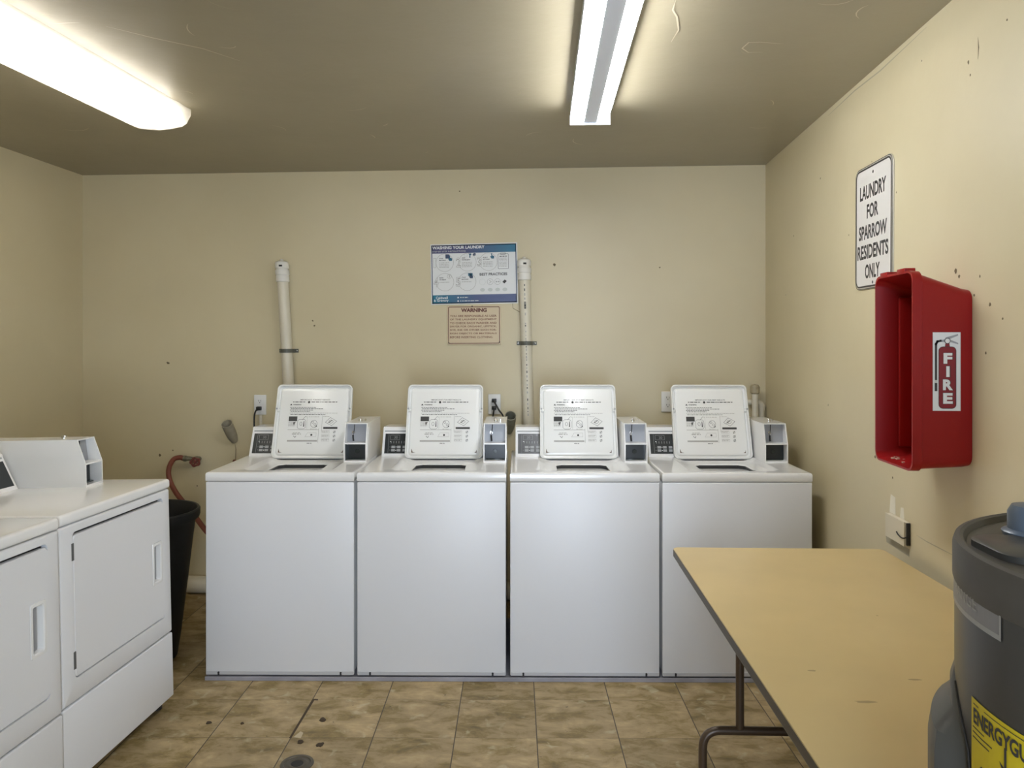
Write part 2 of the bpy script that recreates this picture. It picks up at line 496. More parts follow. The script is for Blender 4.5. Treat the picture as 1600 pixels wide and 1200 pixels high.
def copy_tree(o, parent=None):
    c = o.copy(); C.objects.link(c); c.parent = parent
    for ch in list(o.children): copy_tree(ch, c)
    return c

# ================================================================== ROOM
T = 0.12
b = B(); box(b, XL - T, XR + T, YF - T, YB + T, -0.1, 0.0)
struct(obj('floor', b, 'floor', smooth=False))

def mark_patch(bm, cx, cy, cz, axis, pts, mi):
    """small shaped mark lying 0.4 mm off a wall"""
    vs = []
    for a, c in pts:
        if axis == 'x': vs.append(bm.verts.new((cx - 0.0004, cy - a, cz + c)))
        elif axis == 'y': vs.append(bm.verts.new((cx + a, cy - 0.0004, cz + c)))
        else: vs.append(bm.verts.new((cx + a, cy + c, cz - 0.0004)))
    f = bm.faces.new(vs); f.material_index = mi

def blob(r, seed, n=9, sx=1.0):
    rd = random.Random(seed)
    return [(sx * r * rd.uniform(0.5, 1.1) * math.cos(2 * math.pi * i / n), r * rd.uniform(0.5, 1.1) * math.sin(2 * math.pi * i / n)) for i in range(n)]

def crack_pts(pts, t):
    L_ = []; R_ = []
    for i, p in enumerate(pts):
        a = Vector(pts[max(0, i - 1)]); c = Vector(pts[min(len(pts) - 1, i + 1)])
        d = (c - a).normalized(); q = Vector((-d.y, d.x)) * t * (0.25 + math.sin(math.pi * i / (len(pts) - 1)))
        L_.append(tuple(Vector(p) + q)); R_.append(tuple(Vector(p) - q))
    return L_, R_

def crack(bm, cx, cy, cz, axis, pts, t, mi, lift=0.0004):
    L_, R_ = crack_pts(pts, t / 2)
    def V(a, c):
        if axis == 'x': return bm.verts.new((cx - lift, cy - a, cz + c))
        if axis == 'y': return bm.verts.new((cx + a, cy - lift, cz + c))
        return bm.verts.new((cx + a, cy + c, cz - lift))
    l = [V(*p) for p in L_]; r = [V(*p) for p in R_]
    for i in range(len(l) - 1):
        bm.faces.new((l[i], l[i + 1], r[i + 1], r[i])).material_index = mi

# back wall
b = B(); box(b, XL - T, XR + T, YB, YB + T, 0, ZC)
crack(b, -0.235, YB, 1.72, 'y', [(-0.06, 0.02), (-0.055, -0.05), (-0.01, -0.075), (0.03, -0.09), (0.045, -0.14)], 0.003, 1)
crack(b, -1.94, YB, 0.96, 'y', [(0, -0.09), (0.006, -0.12), (0.004, -0.18), (0.01, -0.22)], 0.004, 1)
for x, z, s_ in ((-0.30, 1.71, 1), (-0.20, 1.60, 2), (-1.47, 1.60, 4), (-1.46, 1.57, 5), (-2.4, 0.80, 6), (-2.32, 0.83, 7), (-2.17, 0.62, 8),
                 (-2.05, 0.48, 9), (-2.06, 0.43, 10), (-2.1, 0.30, 11), (-0.05, 1.92, 12), (0.55, 1.9, 13), (-0.6, 2.35, 14), (-2.35, 1.35, 15)):
    mark_patch(b, x, YB, z, 'y', blob(0.006 + 0.004 * (s_ % 3 == 0), s_), 1)
struct(obj('wall_back', b, ['wall', 'mark'], smooth=False))

# left wall
b = B(); box(b, XL - T, XL, YF - T, YB, 0, ZC)
struct(obj('wall_left', b, 'wall', smooth=False))

# right wall with chips, a hairline crack and old plaster patches
b = B(); box(b, XR, XR + T, YF - T, YB, 0, ZC)
for y, z, r_, s_, k in ((2.32, 1.675, 0.013, 21, 1), (2.30, 1.66, 0.008, 22, 1), (2.22, 1.60, 0.007, 23, 1), (2.14, 1.57, 0.008, 24, 1), (2.19, 1.65, 0.006, 25, 1),
                        (2.16, 1.44, 0.006, 26, 1), (2.08, 1.53, 0.005, 27, 1), (2.25, 2.26, 0.009, 28, 1), (2.24, 2.22, 0.006, 29, 1), (2.06, 2.30, 0.005, 30, 1),
                        (2.72, 1.985, 0.005, 31, 1), (2.93, 2.14, 0.004, 32, 1), (3.16, 1.90, 0.005, 33, 1), (3.5, 2.2, 0.007, 34, 1), (3.9, 2.0, 0.006, 35, 1),
                        (3.4, 1.2, 0.006, 36, 1), (2.9, 1.05, 0.009, 37, 1), (2.75, 1.0, 0.007, 38, 1), (1.9, 1.9, 0.006, 39, 1), (1.95, 1.75, 0.007, 40, 1)):
    mark_patch(b, XR, y, z, 'x', blob(r_ * 0.8, s_), k)
crack(b, XR, 2.62, 0.845, 'x', [(0.05, 0.0), (0.12, -0.003), (0.2, -0.002), (0.34, 0.0)], 0.003, 3)
crack(b, XR, 3.1, 2.45, 'x', [(-0.3, 0.0), (0.0, 0.008), (0.25, 0.0), (0.6, 0.012)], 0.005, 3)
crack(b, XR, 2.2, 2.28, 'x', [(0, 0.03), (0.004, 0.0), (0.0, -0.03)], 0.004, 1)
mark_patch(b, XR, 2.745, 0.905, 'x', [(-0.03, -0.03), (0.02, -0.03), (0.018, 0.03), (-0.02, 0.035)], 2)
mark_patch(b, XR, 2.675, 0.885, 'x', [(-0.02, -0.025), (0.02, -0.025), (0.012, 0.028), (-0.01, 0.025)], 2)
mark_patch(b, XR, 2.72, 0.775, 'x', [(-0.09, 0.02), (0.10, 0.01), (0.10, -0.015), (-0.08, -0.012)], 3)
struct(obj('wall_right', b, ['wall', 'mark', 'patch', 'patch_dark'], smooth=False))

# wall behind the camera with its open doorway
b = B()
box(b, XL - T, DOOR[0], YF - T, YF, 0, ZC); box(b, DOOR[1], XR + T, YF - T, YF, 0, ZC); box(b, DOOR[0], DOOR[1], YF - T, YF, DOOR[2], ZC)
struct(obj('wall_front', b, 'wall', smooth=False))
b = B()
for x0, x1, z0, z1 in ((DOOR[0] - 0.06, DOOR[0], 0, DOOR[2] + 0.06), (DOOR[1], DOOR[1] + 0.06, 0, DOOR[2] + 0.06), (DOOR[0], DOOR[1], DOOR[2], DOOR[2] + 0.06)):
    box(b, x0, x1, YF, YF + 0.02, z0, z1)
struct(obj('trim_1', b, 'enamel'))

# ceiling with raised plaster strokes
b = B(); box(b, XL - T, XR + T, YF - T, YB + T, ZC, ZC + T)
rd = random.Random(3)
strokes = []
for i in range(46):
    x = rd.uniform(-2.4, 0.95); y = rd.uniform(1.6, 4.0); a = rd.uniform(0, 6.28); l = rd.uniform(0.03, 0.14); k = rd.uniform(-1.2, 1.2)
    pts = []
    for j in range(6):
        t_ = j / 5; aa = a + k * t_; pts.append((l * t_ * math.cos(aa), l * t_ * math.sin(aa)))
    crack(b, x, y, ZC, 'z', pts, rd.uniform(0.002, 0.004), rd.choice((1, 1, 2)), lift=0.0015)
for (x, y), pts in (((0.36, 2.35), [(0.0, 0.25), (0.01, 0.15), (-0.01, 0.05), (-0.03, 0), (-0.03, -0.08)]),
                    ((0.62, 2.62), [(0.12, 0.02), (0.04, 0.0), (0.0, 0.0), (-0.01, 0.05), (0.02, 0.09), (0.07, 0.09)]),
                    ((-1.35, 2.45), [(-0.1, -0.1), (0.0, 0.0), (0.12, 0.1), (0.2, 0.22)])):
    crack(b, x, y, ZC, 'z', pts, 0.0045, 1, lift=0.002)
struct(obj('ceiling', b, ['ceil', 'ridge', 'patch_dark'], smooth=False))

# ================================================================== COIN LAUNDRY MACHINES
W, D, ZT = 0.648, 0.711, 0.905
HW = W / 2
FY = -D / 2                       # local front plane

def lid_matrix(hy, hz, lean):
    u = Vector((1, 0, 0)); v = Vector((0, math.sin(lean), math.cos(lean))); n = Vector((0, -math.cos(lean), math.sin(lean)))
    o = Vector((0, hy, hz))
    return lambda a, b_, c: o + u * a + v * b_ + n * c

def coin_meter(root, xr, yf=0.290):
    """boxy coin housing: hollow two-shelf face, mechanism plate above, dark coin slot recess below"""
    x1 = xr; x0 = xr - 0.108
    y0 = FY + yf; y1 = FY + 0.655
    z0 = ZT; zm = ZT + 0.088; z1 = ZT + 0.182
    ys = y0 + 0.032
    b = B()
    t = 0.005
    side = [(y0, z0), (y0, zm), (ys, z1), (y1, z1), (y1, z0)]
    prism(b, side, x0, x0 + t, 'x'); prism(b, side, x1 - t, x1, 'x')
    prism(b, [(ys, z1), (y1, z1), (y1, z1 - t), (ys + 0.001, z1 - t)], x0 + t, x1 - t, 'x')
    box(b, x0 + t, x1 - t, y0, y1, z0, z0 + t + 0.003)
    prism(b, [(y0, zm - 0.003), (y0, zm + 0.003), (y0 + 0.08, zm + 0.003), (y0 + 0.08, zm - 0.003)], x0 + t, x1 - t, 'x')
    box(b, x0 + t, x1 - t, y1 - t, y1, z0, z1)
    # stepped inset on the right flank
    prism(b, [(y0 + 0.02, z0 + 0.02), (y0 + 0.02, zm), (ys + 0.02, z1 - 0.02), (y0 + 0.11, z1 - 0.02), (y0 + 0.11, z0 + 0.02)], x1, x1 + 0.0012, 'x')
    o = obj('coin_meter', b, 'enamel', root)
    # inner mechanism plate
    b = B()
    prism(b, [(y0 + 0.055, zm + 0.003), (y0 + 0.060, zm + 0.003), (y0 + 0.070, z1 - t), (y0 + 0.065, z1 - t)], x0 + t, x1 - t, 'x')
    obj('mechanism_plate', b, 'steel', o)
    b = B()
    lathe(b, [(0.0, 0.0), (0.007, 0.0), (0.007, 0.006), (0.0, 0.006)], 16, tf=lambda p: Vector((x0 + 0.036 + p.x, y0 + 0.052 - p.z, zm + 0.048 + p.y)))
    tube(b, [(x0 + 0.036, y0 + 0.045, zm + 0.048), (x0 + 0.036, y0 + 0.035, zm + 0.040)], 0.003, 8)
    obj('key_lock', b, 'chrome', o)
    b = B()
    tube(b, spline([(x0 + 0.042, y0 + 0.05, z1 - 0.008), (x0 + 0.040, y0 + 0.048, zm + 0.06), (x0 + 0.036, y0 + 0.042, zm + 0.035), (x0 + 0.038, y0 + 0.040, zm + 0.008)]), [0.0018] * 8 + [0.0018] * 8 + [0.0042] * 9, 8)
    obj('key_lever', b, 'black', o)
    # lower coin vault front
    b = B()
    box(b, x0 + t, x1 - t, y0 + 0.050, y0 + 0.056, z0 + 0.008, zm - 0.003)
    box(b, x0 + t, x0 + t + 0.004, y0 + 0.012, y0 + 0.050, z0 + 0.008, zm - 0.003)
    v = obj('coin_vault', b, 'panel', o)
    b = B()
    lathe(b, [(0.0, 0), (0.011, 0), (0.010, 0.004), (0.0, 0.004)], 20, tf=lambda p: Vector(((x0 + x1) / 2 + p.x, y0 + 0.050 - p.z, z0 + 0.046 + p.y)))
    box(b, x0 + 0.012, x1 - 0.012, y0 + 0.030, y0 + 0.049, z0 + 0.0085, z0 + 0.013, 0.001)
    obj('vault_lock', b, 'display', o)
    b = B()
    lathe(b, [(0.009, 0), (0.009, 0.008), (0.006, 0.013), (0, 0.013)], 14, tf=lambda p: Vector((x0 + 0.055 + p.x, y0 + 0.12 + p.y, z1 + p.z)))
    lathe(b, [(0.004, 0), (0.004, 0.01), (0, 0.01)], 10, tf=lambda p: Vector((x0 + 0.078 + p.x, y0 + 0.13 + p.y, z1 + p.z)))
    obj('top_bolt', b, 'chrome', o)
    return o

def console(root, x0, x1, dy=0.0):
    y0 = FY + 0.475 + dy; yt = FY + 0.545 + dy; y1 = FY + 0.70
    z0 = ZT; z1 = ZT + 0.140
    b = B()
    out = [(y0, z0), (yt - 0.012, z1 - 0.018), (yt - 0.010, z1 - 0.008), (yt, z1), (y1, z1 - 0.004), (y1, z0)]
    prism(b, out, x0, x1, 'x')
    o = obj('control_console', b, 'enamel', root)
    # grey top band and dark control panel in the slanted plane
    d = Vector((0, yt - 0.012 - y0, z1 - 0.018 - z0)); L_ = d.length; d.normalize(); n = Vector((0, -d.z, d.y))
    fn = lambda u, v, w_: Vector((x0 + u, y0, z0)) + d * v + n * w_
    b = B()
    box(b, 0, 1, 0, 1, 0, 1, tf=lambda p: fn(0.008 + p.x * (x1 - x0 - 0.016), L_ - 0.006 + p.y * 0.007, p.z * 0.0008))
    obj('console_band', b, 'trimgrey', o)
    b = B()
    wpan = x1 - x0 - 0.024
    box(b, 0, 1, 0, 1, 0, 1, tf=lambda p: fn(0.012 + p.x * wpan, 0.016 + p.y * (L_ - 0.032), p.z * 0.0015))
    pn = obj('control_panel', b, 'panel', o)
    P = Print(fn); P.w = 0.0022
    P.line([(0.030, 0.020), (0.030, L_ - 0.022)], 0.0015, 'panelink')
    P.loop([(0.038, L_ - 0.048), (0.085, L_ - 0.048), (0.085, L_ - 0.024), (0.038, L_ - 0.024)], 0.001, 'trimgrey')
    P.text('30', 0.057, L_ - 0.043, None, 0.013, 'panelink')
    for i in range(6):
        P.rect(0.042 + i * 0.013, 0.068, 0.044 + i * 0.013, 0.080, 'trimgrey')
    for i in range(3):
        for j in range(2):
            P.rect(0.036, 0.030 + j * 0.016 + 0.002, 0.042, 0.032 + j * 0.016 + 0.002, 'panelink')
            P.rect(0.046 + i * 0.028, 0.026 + j * 0.017, 0.064 + i * 0.028, 0.038 + j * 0.017, 'button')
    P.obj('panel_markings', pn)
    for a, c in ((0.040, 0.078), (0.069, 0.032), (0.069, 0.049)):
        P = Print(fn); P.w = 0.0024
        P.circle(a, c, 0.0016, 'led', n=10)
        P.obj('indicator_light', pn)
    return o

def washer():
    root = thing('washing_machine', 'x', 'washing machine')
    # cabinet
    b = B()
    box(b, -HW + 0.003, HW - 0.003, FY + 0.004, -FY, 0.030, ZT - 0.039, 0.006, 2)
    cab = obj('cabinet', b, 'enamel', root)
    b = B()
    box(b, -HW + 0.001, HW - 0.001, FY, FY + 0.02, 0.026, ZT - 0.0415, 0.004, 3)
    fp = obj('front_panel', b, 'panelenamel', root)
    b = B(); box(b, -HW + 0.003, HW - 0.003, FY - 0.0015, FY + 0.001, 0.026, 0.041, 0.0005, 1)
    obj('kick_strip', b, 'kick', fp)
    for sx in (-1, 1):
        b = B()
        lathe(b, [(0.0, 0), (0.0045, 0), (0.0045, 0.003), (0, 0.003)], 12, tf=lambda p: Vector((sx * (HW - 0.058) + p.x, FY - 0.0012 - p.z, 0.036 + p.y)))
        box(b, sx * (HW - 0.058) - 0.004, sx * (HW - 0.058) + 0.004, FY - 0.0035, FY - 0.001, 0.026, 0.0315)
        obj('panel_screw', b, 'black', fp)
    # feet
    for sx in (-1, 1):
        for sy in (-1, 1):
            b = B(); lathe(b, [(0.022, 0.0182), (0.022, 0.026), (0.012, 0.032), (0.0, 0.032)], 16, cx=sx * (HW - 0.06), cy=sy * (D / 2 - 0.06), cap0=True)
            obj('levelling_foot', b, 'black', root)
    # worktop with the basin opening
    b = B()
    yh = FY + 0.452
    HCX, HCY = 0.010, FY + 0.255
    hole = rrect(HCX - 0.200, HCX + 0.200, FY + 0.062, yh + 0.006, 0.045, 8)
    n = len(hole)
    out = []
    for hx, hy in hole:
        dx, dy = hx - HCX, hy - HCY
        lx = (HW - 0.012 - HCX) if dx > 0 else (HW - 0.012 + HCX)
        s1 = lx / abs(dx) if abs(dx) > 1e-6 else 1e9
        ly = (-FY - 0.012 - HCY) if dy > 0 else (HCY - FY - 0.012)
        s2 = ly / abs(dy) if abs(dy) > 1e-6 else 1e9
        s_ = min(s1, s2); out.append(Vector((HCX + dx * s_, HCY + dy * s_, ZT)))
    for cxn, cyn in ((HW - 0.012, -FY - 0.012), (-HW + 0.012, -FY - 0.012), (-HW + 0.012, FY + 0.012), (HW - 0.012, FY + 0.012)):
        k = min(range(n), key=lambda i: (out[i] - Vector((cxn, cyn, ZT))).length); out[k] = Vector((cxn, cyn, ZT))
    def push(ring, d_, z):
        res = []
        for p in ring:
            x = p.x + (d_ if p.x > HW - 0.0125 else -d_ if p.x < -HW + 0.0125 else 0)
            y = p.y + (d_ if p.y > -FY - 0.0125 else -d_ if p.y < FY + 0.0125 else 0)
            res.append(Vector((x, y, z)))
        return res
    rings = [push(out, 0.010, ZT - 0.038), push(out, 0.012, ZT - 0.034), push(out, 0.012, ZT - 0.008), push(out, 0.009, ZT - 0.002), push(out, 0.004, ZT), out]
    def inr(d_, z):
        return [Vector((p[0] + (-d_ if p[0] > HCX else d_), p[1] + (-d_ if p[1] > HCY else d_), z)) for p in hole]
    TCY = FY + 0.232
    def circ(r, z):
        res = []
        for hx, hy in hole:
            d_ = Vector((hx - HCX, hy - HCY)).normalized(); res.append(Vector((HCX + d_.x * r, TCY + d_.y * r, z)))
        return res
    rings += [inr(-0.003, ZT), inr(0.001, ZT - 0.0015), inr(0.020, ZT - 0.013), inr(0.028, ZT - 0.016), circ(0.158, ZT - 0.0165), circ(0.153, ZT - 0.0172), circ(0.151, ZT - 0.019), circ(0.151, ZT - 0.022)]
    loft(b, rings)
    wt = obj('worktop', b, 'enamel', root)
    b = B()
    loft(b, [circ(0.151, ZT - 0.0220), circ(0.165, ZT - 0.040), circ(0.20, ZT - 0.12), circ(0.20, ZT - 0.42)], cap1=True)
    obj('wash_tub', b, 'tub', root)
    # lid, open and leaning on the console
    lean = R(17)
    fl_ = lid_matrix(yh - 0.004, ZT - 0.007, lean)
    fn = lambda a_, b_, c_: fl_(a_ + 0.010, b_, c_)
    lw, lh = 0.191, 0.374
    b = B()
    def trap(r, ins, w_, zz=None):     # slightly wider at the hinge
        pts = rrect(-lw + ins, lw - ins, ins, lh - ins, r, 8)
        return [fn(x * (1.0 + 0.018 * (0.5 - y / lh)), y, w_) for x, y in pts]
    loft(b, [trap(0.022, 0.004, -0.014), trap(0.024, 0, -0.010), trap(0.024, 0, 0.010), trap(0.022, 0.0018, 0.0125), trap(0.021, 0.0055, 0.0125),
             trap(0.020, 0.0070, 0.009), trap(0.018, 0.0078, -0.006), trap(0.018, 0.0155, -0.0075), trap(0.020, 0.0215, 0.0008), trap(0.020, 0.028, 0.0025)], cap0=True, cap1=True)
    lid = obj('lid', b, 'lidenamel', root)
    for sx in (-1, 1):
        b = B()
        lathe(b, [(0.010, -0.004), (0.008, 0.006), (0.005, 0.008)], 14, tf=lambda p: fn(sx * (lw - 0.012) + p.x, lh * 0.655 + p.y, p.z), cap1=True)
        o = obj('lid_bumper', b, 'lidenamel', lid)
        b = B()
        lathe(b, [(0.0045, 0.008), (0.0045, 0.0105), (0.0, 0.0108)], 12, tf=lambda p: fn(sx * (lw - 0.008) + p.x, lh * 0.665 + p.y, p.z + 0.004))
        obj('lid_screw', b, 'trimgrey', lid)
    # worn corners by the hinge
    P = Print(fn); P.w = 0.0030
    P.poly([(-lw + 0.030, 0.030), (-lw + 0.050, 0.030), (-lw + 0.036, 0.034), (-lw + 0.032, 0.046), (-lw + 0.030, 0.050)], 'rust')
    P.obj('worn_corner', lid)
    P = Print(fn); P.w = 0.0030
    P.poly([(lw - 0.030, 0.030), (lw - 0.030, 0.046), (lw - 0.033, 0.036), (lw - 0.042, 0.030)], 'rust')
    P.obj('worn_corner', lid)
    # printed instructions
    P = Print(fn); P.w = 0.0034
    U = lambda f: -lw + (0.5 + (f - 0.505) * 1.06) * 2 * lw           # 0..1 across
    V = lambda f: lh * (1 - f)               # 0 top .. 1 bottom
    P.text('IMPORTANT: FOR BEST RESULTS', U(.33), V(.215), U(.70) - U(.33), 0.0055, 'ink', 0.01)
    P.dashes(U(.24), U(.40), V(.243), 0.0038, 'ink', 1); P.circle(U(.44), V(.24), 0.006, 'ink', n=14); P.dashes(U(.47), U(.79), V(.243), 0.0038, 'ink', 2)
    P.poly([(U(.205), V(.283)), (U(.235), V(.283)), (U(.22), V(.262))], 'ink'); P.text('WARNING', U(.245), V(.283), 0.040, 0.0062, 'ink', 0.03)
    for i, e_ in enumerate((.53, .62, .50, .46, .81, .66)):
        P.dashes(U(.21 + .01 * (i % 2)), U(e_), V(.315 + .0195 * i), 0.0026, 'ink' if i != 4 else 'greyink', 10 + i)
    P.rect(U(.205), V(.500), U(.310), V(.435), 'ink')
    for i in range(5): P.dashes(U(.205), U(.29), V(.515 + .013 * i), 0.0022, 'greyink', 30 + i)
    P.poly([(U(.26), V(.52)), (U(.295), V(.505)), (U(.275), V(.56))], 'ink')
    P.line([(U(.435), V(.435)), (U(.435), V(.605))], 0.0010, 'greyink'); P.line([(U(.62), V(.425)), (U(.62), V(.64))], 0.0014, 'greyink')
    P.line([(U(.205), V(.615)), (U(.585), V(.615))], 0.0022, 'greyink'); P.line([(U(.585), V(.60)), (U(.585), V(.785))], 0.0014, 'greyink')
    P.loop(rrect(U(.315), U(.42), V(.605), V(.475), 0.012, 4), 0.0012, 'ink')
    P.circle(U(.36), V(.535), 0.0065, 'ink', 0.0014, n=14, sy=1.5); P.poly([(U(.39), V(.575)), (U(.403), V(.575)), (U(.400), V(.50)), (U(.393), V(.50))], 'ink')
    P.line([(U(.375), V(.48)), (U(.41), V(.435)), (U(.43), V(.445))], 0.0014, 'ink')
    P.dashes(U(.45), U(.58), V(.445), 0.0028, 'greyink', 41)
    P.circle(U(.52), V(.535), 0.017, 'ink', 0.0013, sy=1.1); P.circle(U(.505), V(.515), 0.006, 'ink', 0.0013, n=12); P.circle(U(.535), V(.545), 0.006, 'ink', 0.0013, n=12)
    P.poly([(U(.53), V(.585)), (U(.56), V(.575)), (U(.555), V(.55)), (U(.545), V(.57))], 'ink')
    P.dashes(U(.48), U(.56), V(.607), 0.0022, 'greyink', 42)
    P.line([(U(.66), V(.515)), (U(.72), V(.45)), (U(.80), V(.50)), (U(.74), V(.56)), (U(.66), V(.515))], 0.0013, 'ink')
    P.circle(U(.73), V(.505), 0.011, 'ink', 0.0013, n=16, sy=.8)
    P.line([(U(.70), V(.52)), (U(.74), V(.49))], 0.003, 'ink'); P.dashes(U(.63), U(.71), V(.438), 0.0022, 'greyink', 43)
    P.rect(U(.64), V(.605), U(.815), V(.578), 'ink')
    for i in range(3):
        P.loop([(U(.625), V(.66 + .055 * i)), (U(.72), V(.66 + .055 * i)), (U(.72), V(.625 + .055 * i)), (U(.625), V(.625 + .055 * i))], 0.0008, 'greyink')
        P.dashes(U(.63), U(.715), V(.638 + .055 * i), 0.0022, 'greyink', 50 + i); P.dashes(U(.63), U(.70), V(.65 + .055 * i), 0.0022, 'greyink', 55 + i)
        P.circle(U(.78), V(.645 + .055 * i), 0.006, 'ink', 0.0012, n=10); P.line([(U(.77), V(.66 + .055 * i)), (U(.79), V(.63 + .055 * i))], 0.0018, 'ink')
    P.dashes(U(.27), U(.36), V(.66), 0.0028, 'greyink', 61); P.dashes(U(.26), U(.37), V(.68), 0.0045, 'greyink', 62); P.line([(U(.28), V(.70)), (U(.30), V(.72)), (U(.31), V(.70))], 0.002, 'ink')
    P.loop([(U(.42), V(.71)), (U(.56), V(.71)), (U(.56), V(.655)), (U(.45), V(.655))], 0.001, 'greyink'); P.circle(U(.50), V(.685), 0.005, 'ink', n=10)
    P.rect(U(.205), V(.775), U(.575), V(.755), 'greyink')
    P.dashes(U(.45), U(.51), V(.80), 0.003, 'ink', 70)
    P.obj('instruction_label', lid)
    # black hinge strip, its colour standing in for the shadow line under the lid
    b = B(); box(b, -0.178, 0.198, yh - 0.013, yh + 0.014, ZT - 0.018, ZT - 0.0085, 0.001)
    obj('hinge_shadow_strip', b, 'black', root)
    console(root, -HW + 0.022, HW - 0.116)
    coin_meter(root, HW - 0.004)
    return root

RA = R(3.3); RO = Vector((-1.553, 3.245, 0))
def row_pt(u, v): return RO + Vector((u * math.cos(RA) - v * math.sin(RA), u * math.sin(RA) + v * math.cos(RA), 0))
w0 = washer()
us = (0.0, 0.660, 1.325, 1.984)
wl = ('white top-loading washer at the left end of the row, closest to the red-brown hose',
      'white top-loading washer second from the left, below the laundry poster, lid up',
      'white top-loading washer third from the left, its lid just right of the pipe with lettering',
      'white top-loading washer at the right end of the row, partly behind the folding table')
for i, (u, l) in enumerate(zip(us, wl)):
    o = w0 if i == 0 else copy_tree(w0)
    p = row_pt(u + HW, D / 2)
    o.location = (p.x, p.y, 0); o.rotation_euler = (0, 0, RA)
    o['label'] = l; o['group'] = 'top-loading washers along the back wall'

# low grey platform carrying the washers
b = B(); box(b, -0.002, 2.640, -0.003, D + 0.01, 0.0, 0.018, 0.0015, 1)
tag(obj('washer_platform', b, 'platform', loc=RO, rot=(0, 0, RA)), 'thin grey platform on the floor tiles under the four washers', 'platform')

# ------------------------------------------------------------------ dryers
def dryer():
    root = thing('clothes_dryer', 'x', 'clothes dryer')
    dw = 0.682; h = dw / 2; fy = -D / 2
    b = B(); box(b, -h + 0.003, h - 0.003, fy + 0.022, -fy, 0.035, ZT - 0.038, 0.006, 2)
    obj('cabinet', b, 'enamel', root)
    # door opening in the front
    x0, x1, z0, z1 = -h + 0.066, h - 0.055, 0.365, 0.838
    g = 0.0035
    b = B()
    X0, X1, Z0, Z1 = -h + 0.001, h - 0.001, 0.292, ZT - 0.040
    outer = [Vector((a, fy, c)) for a, c in rrect(X0, X1, Z0, Z1, 0.004, 5)]
    inner = [Vector((a, fy, c)) for a, c in rrect(x0, x1, z0, z1, 0.016, 5)]
    def off(ring, dy): return [Vector((p.x, p.y + dy, p.z)) for p in ring]
    def shrink(ring, d_):
        cx_, cz_ = (X0 + X1) / 2, (Z0 + Z1) / 2
        return [Vector((p.x + (-d_ if p.x > cx_ else d_), p.y, p.z + (-d_ if p.z > cz_ else d_))) for p in ring]
    loft(b, [off(outer, 0.0215), off(outer, 0.012), off(shrink(outer, 0.0010), 0.006), off(shrink(outer, 0.004), 0.002), shrink(outer, 0.008), inner, off(inner, 0.02)])
    fr = obj('front_panel', b, 'panelenamel', root)
    b = B()
    loft(b, [[Vector((a, fy + 0.0212, c)) for a, c in rrect(x0, x1, z0, z1, 0.016, 5)], [Vector((a, fy + 0.0211, c)) for a, c in rrect(x0 + .02, x1 - .02, z0 + .02, z1 - .02, 0.016, 5)]], cap1=True)
    obj('door_gap', b, 'gap', fr)
    # door slab: top edge rolled back so the finger gap shows
    b = B()
    d0 = [(a, c) for a, c in rrect(x0 + g, x1 + 0.0003, z0 + g, z1 - 0.011, 0.014, 5)]
    def ring(dy, ins, tz=0.0): return [Vector((a + (0.0 if a > 0 else ins), fy + dy, c + (-ins - tz if c > 0.6 else ins))) for a, c in d0]
    hx0, hx1, hz0, hz1 = x1 - 0.082, x1 - 0.018, 0.515, 0.672
    hole = [Vector((a, fy, c)) for a, c in rrect(hx0, hx1, hz0, hz1, 0.010, 5)]
    loft(b, [ring(0.019, 0.0), ring(0.003, 0.0), ring(0.0, 0.003), hole, [Vector((p.x, fy + 0.004, p.z)) for p in hole]], cap0=False)
    dr = obj('door', b, 'panelenamel', root)
    b = B()
    hr_ = lambda ins, y: [Vector((a, fy + y, c)) for a, c in rrect(hx0 + ins, hx1 - ins, hz0 + ins, hz1 - ins, 0.008, 5)]
    loft(b, [hr_(-0.003, -0.0005), hr_(-0.002, -0.003), hr_(0.007, -0.003), hr_(0.010, 0.0), hr_(0.012, 0.0165)], cap1=True)
    hd = obj('handle', b, 'enamel', dr)
    b = B(); box(b, hx0 + 0.014, hx1 - 0.022, fy + 0.010, fy + 0.0162, hz0 + 0.014, hz1 - 0.014, 0.002)
    obj('grip', b, 'steel', hd)
    for z in (0.425, 0.775):
        b = B(); box(b, x0 - 0.006, x0 + 0.006, fy - 0.0015, fy + 0.012, z - 0.028, z + 0.028, 0.001)
        obj('hinge', b, 'hinge', root)
    # lower panel
    b = B(); box(b, -h + 0.001, h - 0.001, fy, fy + 0.021, 0.035, 0.288, 0.005, 3)
    obj('lower_panel', b, 'panelenamel', root)
    # worktop
    b = B(); box(b, -h, h, fy - 0.004, -fy, ZT - 0.037, ZT, 0.011, 4)
    obj('worktop', b, 'enamel', root)
    for sx in (-1, 1):
        for sy in (-1, 1):
            b = B(); lathe(b, [(0.024, 0.0), (0.024, 0.012), (0.012, 0.018), (0.012, 0.036)], 16, cx=sx * (h - 0.05), cy=sy * (D / 2 - 0.05), cap0=True, cap1=True)
            obj('levelling_foot', b, 'black', root)
    console(root, -h + 0.022, h - 0.196, 0.018)
    coin_meter(root, h - 0.074, 0.232)
    return root

d0_ = dryer()
for i, (yc, l) in enumerate(((2.655, 'white front-loading coin dryer beside the black bin, far one of the pair'),
                             (1.962, 'white front-loading coin dryer nearest the camera, cut off at the lower left'))):
    o = d0_ if i == 0 else copy_tree(d0_)
    o.location = ((-1.563, -1.554)[i] - D / 2, yc, 0.009); o.rotation_euler = (R(-1.3), 0, R(90))
    o['label'] = l; o['group'] = 'coin dryers along the left wall'

# ================================================================== THINGS ON THE BACK WALL
K = (YB - 0.03) / 4.37
def wb(x, z): return x * K, 1.465 + (z - 1.465) * K

